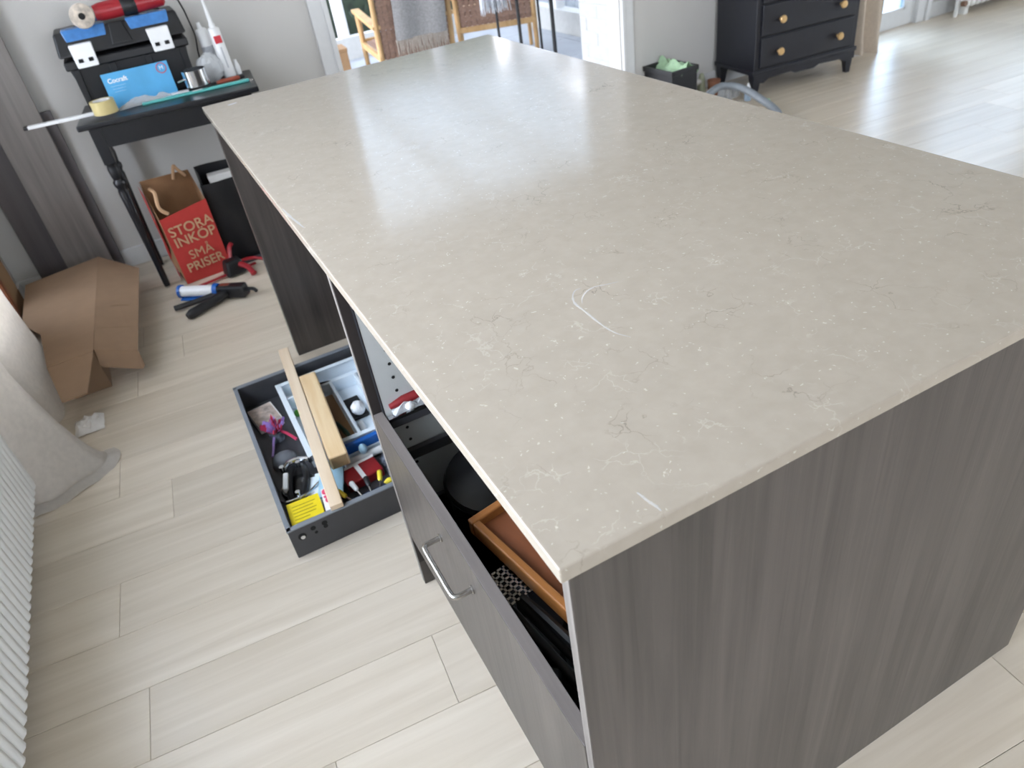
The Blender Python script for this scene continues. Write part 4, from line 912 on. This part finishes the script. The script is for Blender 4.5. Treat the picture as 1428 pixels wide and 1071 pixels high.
# ------------------------------------------------------------------ on the patio
def armchair(label, loc, rz, throw):
    # local: back at y=0 (towards the house), front at y=.72
    CW = .53 if throw else .60
    t = thing('rattan_armchair', label, 'chair', loc, rz, 'wooden patio armchairs')
    for x in (0,CW):
        MB().tube([(x,.0,.0),(x,.02,.36),(x,-.06,.80)],[.016,.021,.017],8).build('back_leg', TAN, t, smooth=True)
        MB().tube([(x,.70,.0),(x,.66,.56)],[.016,.022],8).build('front_leg', TAN, t, smooth=True)
        MB().sheet(lambda u,v:(x-.03+.06*u, lerp(-.03,.72,v), .60-.03*(1-v)), 1, 6, .025).build('armrest', TAN, t, bevel=.004)
        MB().box((x-.015,.0,.33),(x+.015,.68,.37)).build('side_rail', TAN, t, bevel=.004)
    MB().box((0,.665,.35),(CW,.695,.39)).build('front_rail', TAN, t, bevel=.004); MB().box((0,.0,.30),(CW,.03,.34)).build('back_rail', TAN, t, bevel=.004)
    MB().box((0,-.065,.76),(CW,-.04,.80)).build('top_rail', TAN, t, bevel=.004)
    st = MB()
    for i in range(13):
        y = .05+.048*i; st.box((.02,y-.02,.366),(CW-.02,y+.02,.374))
    for i in range(13):
        x = .045+(CW-.09)/12*i; st.box((x-.017,.03,.362+.006*(i%2)),(x+.017,.67,.372+.006*(i%2)))
    st.build('woven_seat', RATTAN, t)
    for i in range(11):
        z = .36+.038*i; y = lerp(.02,-.055,(z-.36)/.44); MB().box((.02,y-.006-.004*(i%2),z-.016),(CW-.02,y+.002,z+.016)).build('back_strap', RATTAN, t)
    bk = MB()
    for i in range(13):
        x = .045+(CW-.09)/12*i; bk.add([(x-.015,.012,.34),(x+.015,.012,.34),(x+.015,-.062,.78),(x-.015,-.062,.78),(x-.015,.018,.34),(x+.015,.018,.34),(x+.015,-.056,.78),(x-.015,-.056,.78)],[(0,1,2,3),(7,6,5,4),(0,4,5,1),(1,5,6,2),(2,6,7,3),(3,7,4,0)])
    bk.build('back_weave', RATTAN, t)
    return t
c_a = armchair('rattan patio armchair with a grey throw over its back', (1.47,5.0,PZ), math.radians(-7), True)
th = thing('fringed_throw', 'grey wool throw with long fringe hanging over the rattan armchair back', 'throw', (1.60,5.0,PZ), math.radians(-7))
MB().sheet(lambda u,v:(lerp(0,.37,u)-.02*(1-v), -.09-.01*math.sin(9*u)-.04*v, lerp(.46,.83,v)),16,8,.012).build('cloth', WOOL, th, smooth=True)
MB().sheet(lambda u,v:(lerp(0,.37,u), lerp(-.135,-.02,v), .83+.015*math.sin(math.pi*v)),10,4,.012).build('top_fold', WOOL, th, smooth=True)
fr_ = MB(); rr = random.Random(2)
for i in range(46):
    x = lerp(-.02,.35,i/45); fr_.tube([(x,-.09,.465),(x+rr.uniform(-.006,.006),-.085,.41),(x+rr.uniform(-.01,.01),-.08,.36)],[.004,.0032,.002],5)
fr_.build('fringe', FRINGE, th)
armchair('rattan patio armchair without a throw, behind the black bar stool', (2.27,5.45,PZ), math.radians(-24), False)
stl = thing('bar_stool', 'black metal bar stool with thin straight legs just outside the opening', 'stool', (2.29,4.38,PZ))
for i,(x,y,r) in enumerate(((-.125,-.18,.011),(.12,-.18,.0135),(-.085,.22,.009),(.24,.22,.009))): MB().cyl((x,y,0),(x,y,.78),r,n=10).build('leg', BLACKPL, stl, smooth=True)
MB().box((-.17,-.22,.78),(.28,.26,.81)).build('seat', BLACKPL, stl, bevel=.01)
MB().tube([(-.125,-.18,.24),(.24,.22,.24)],.005,8).tube([(.12,-.18,.24),(-.085,.22,.24)],.005,8).build('cross_wire', BLACKPL, stl, smooth=True)
sf = thing('silver_fringe_cover', 'silvery fringed cover hanging off the bar stool seat', 'cover', (2.0,4.28,PZ-.045)); fr_ = MB()
for i in range(60):
    x = rr.uniform(-.06,.13); y = rr.uniform(-.03,.03); fr_.tube([(x*.7,y,.86),(x,y-.02,.75),(x*1.1,y-.02,rr.uniform(.645,.69))],[.006,.005,.002],5)
fr_.build('fringe', SILVERF, sf); MB().box((-.05,-.04,.858),(.2,.22,.885)).build('pad', SILVERF, sf, bevel=.01)
pxo = thing('wooden_crate', 'small brown wooden box on the patio beside the opening', 'box', (1.27,5.62,PZ), math.radians(-6))
MB().box((0,0,0),(.125,.2,.345)).build('box_body', BROWNP, pxo, bevel=.004); MB().box((-.004,-.004,.345),(.129,.204,.37)).build('box_lid', BROWNP, pxo, bevel=.004)
# hedge beyond the conservatory
hg = thing('hedge', 'dark leafy hedge beyond the white patio posts', 'hedge', (0,8.2,-.3))
MB().box((-3,.15,0),(3.95,.6,2.75)).build('branches', LEAF, hg)  # hedge carried up tall out of view to keep sky light off the patio
rr = random.Random(6); hv = []; hf = []
for i in range(4200):
    c_ = Vector((rr.uniform(-3,3.9), rr.uniform(-.05,.2), rr.uniform(0,2.85))); a = Euler((rr.uniform(0,6),rr.uniform(0,6),rr.uniform(0,6))).to_matrix(); k = len(hv); s_ = rr.uniform(.03,.07)
    hv += [tuple(c_ + a @ Vector(q)*s_) for q in ((-1,0,0),(0,-.45,.1),(1,0,0),(0,.45,.1))]; hf.append((k,k+1,k+2,k+3))
o = MB().add(hv,hf).build('foliage', LEAF, hg); o['kind'] = 'stuff'

fc = thing('sky_block_fence', 'white painted board fence added along the right side of the patio to block sky light', 'fence', (4.02,3.72,-.3))  # tall fence added to shut sky light out of the patio
bd0 = None
for i in range(31):
    if bd0 is None: bd0 = o = MB().box((0,0,0),(.02,.14,2.6)).build('fence_board', FENCEP, fc)
    else: o = bd0.copy(); COL.objects.link(o)
    o.location = (0,.15*i,0)
for z in (.4,1.8): MB().box((.02,0,z),(.06,4.5,z+.09)).build('fence_rail', FENCEP, fc)
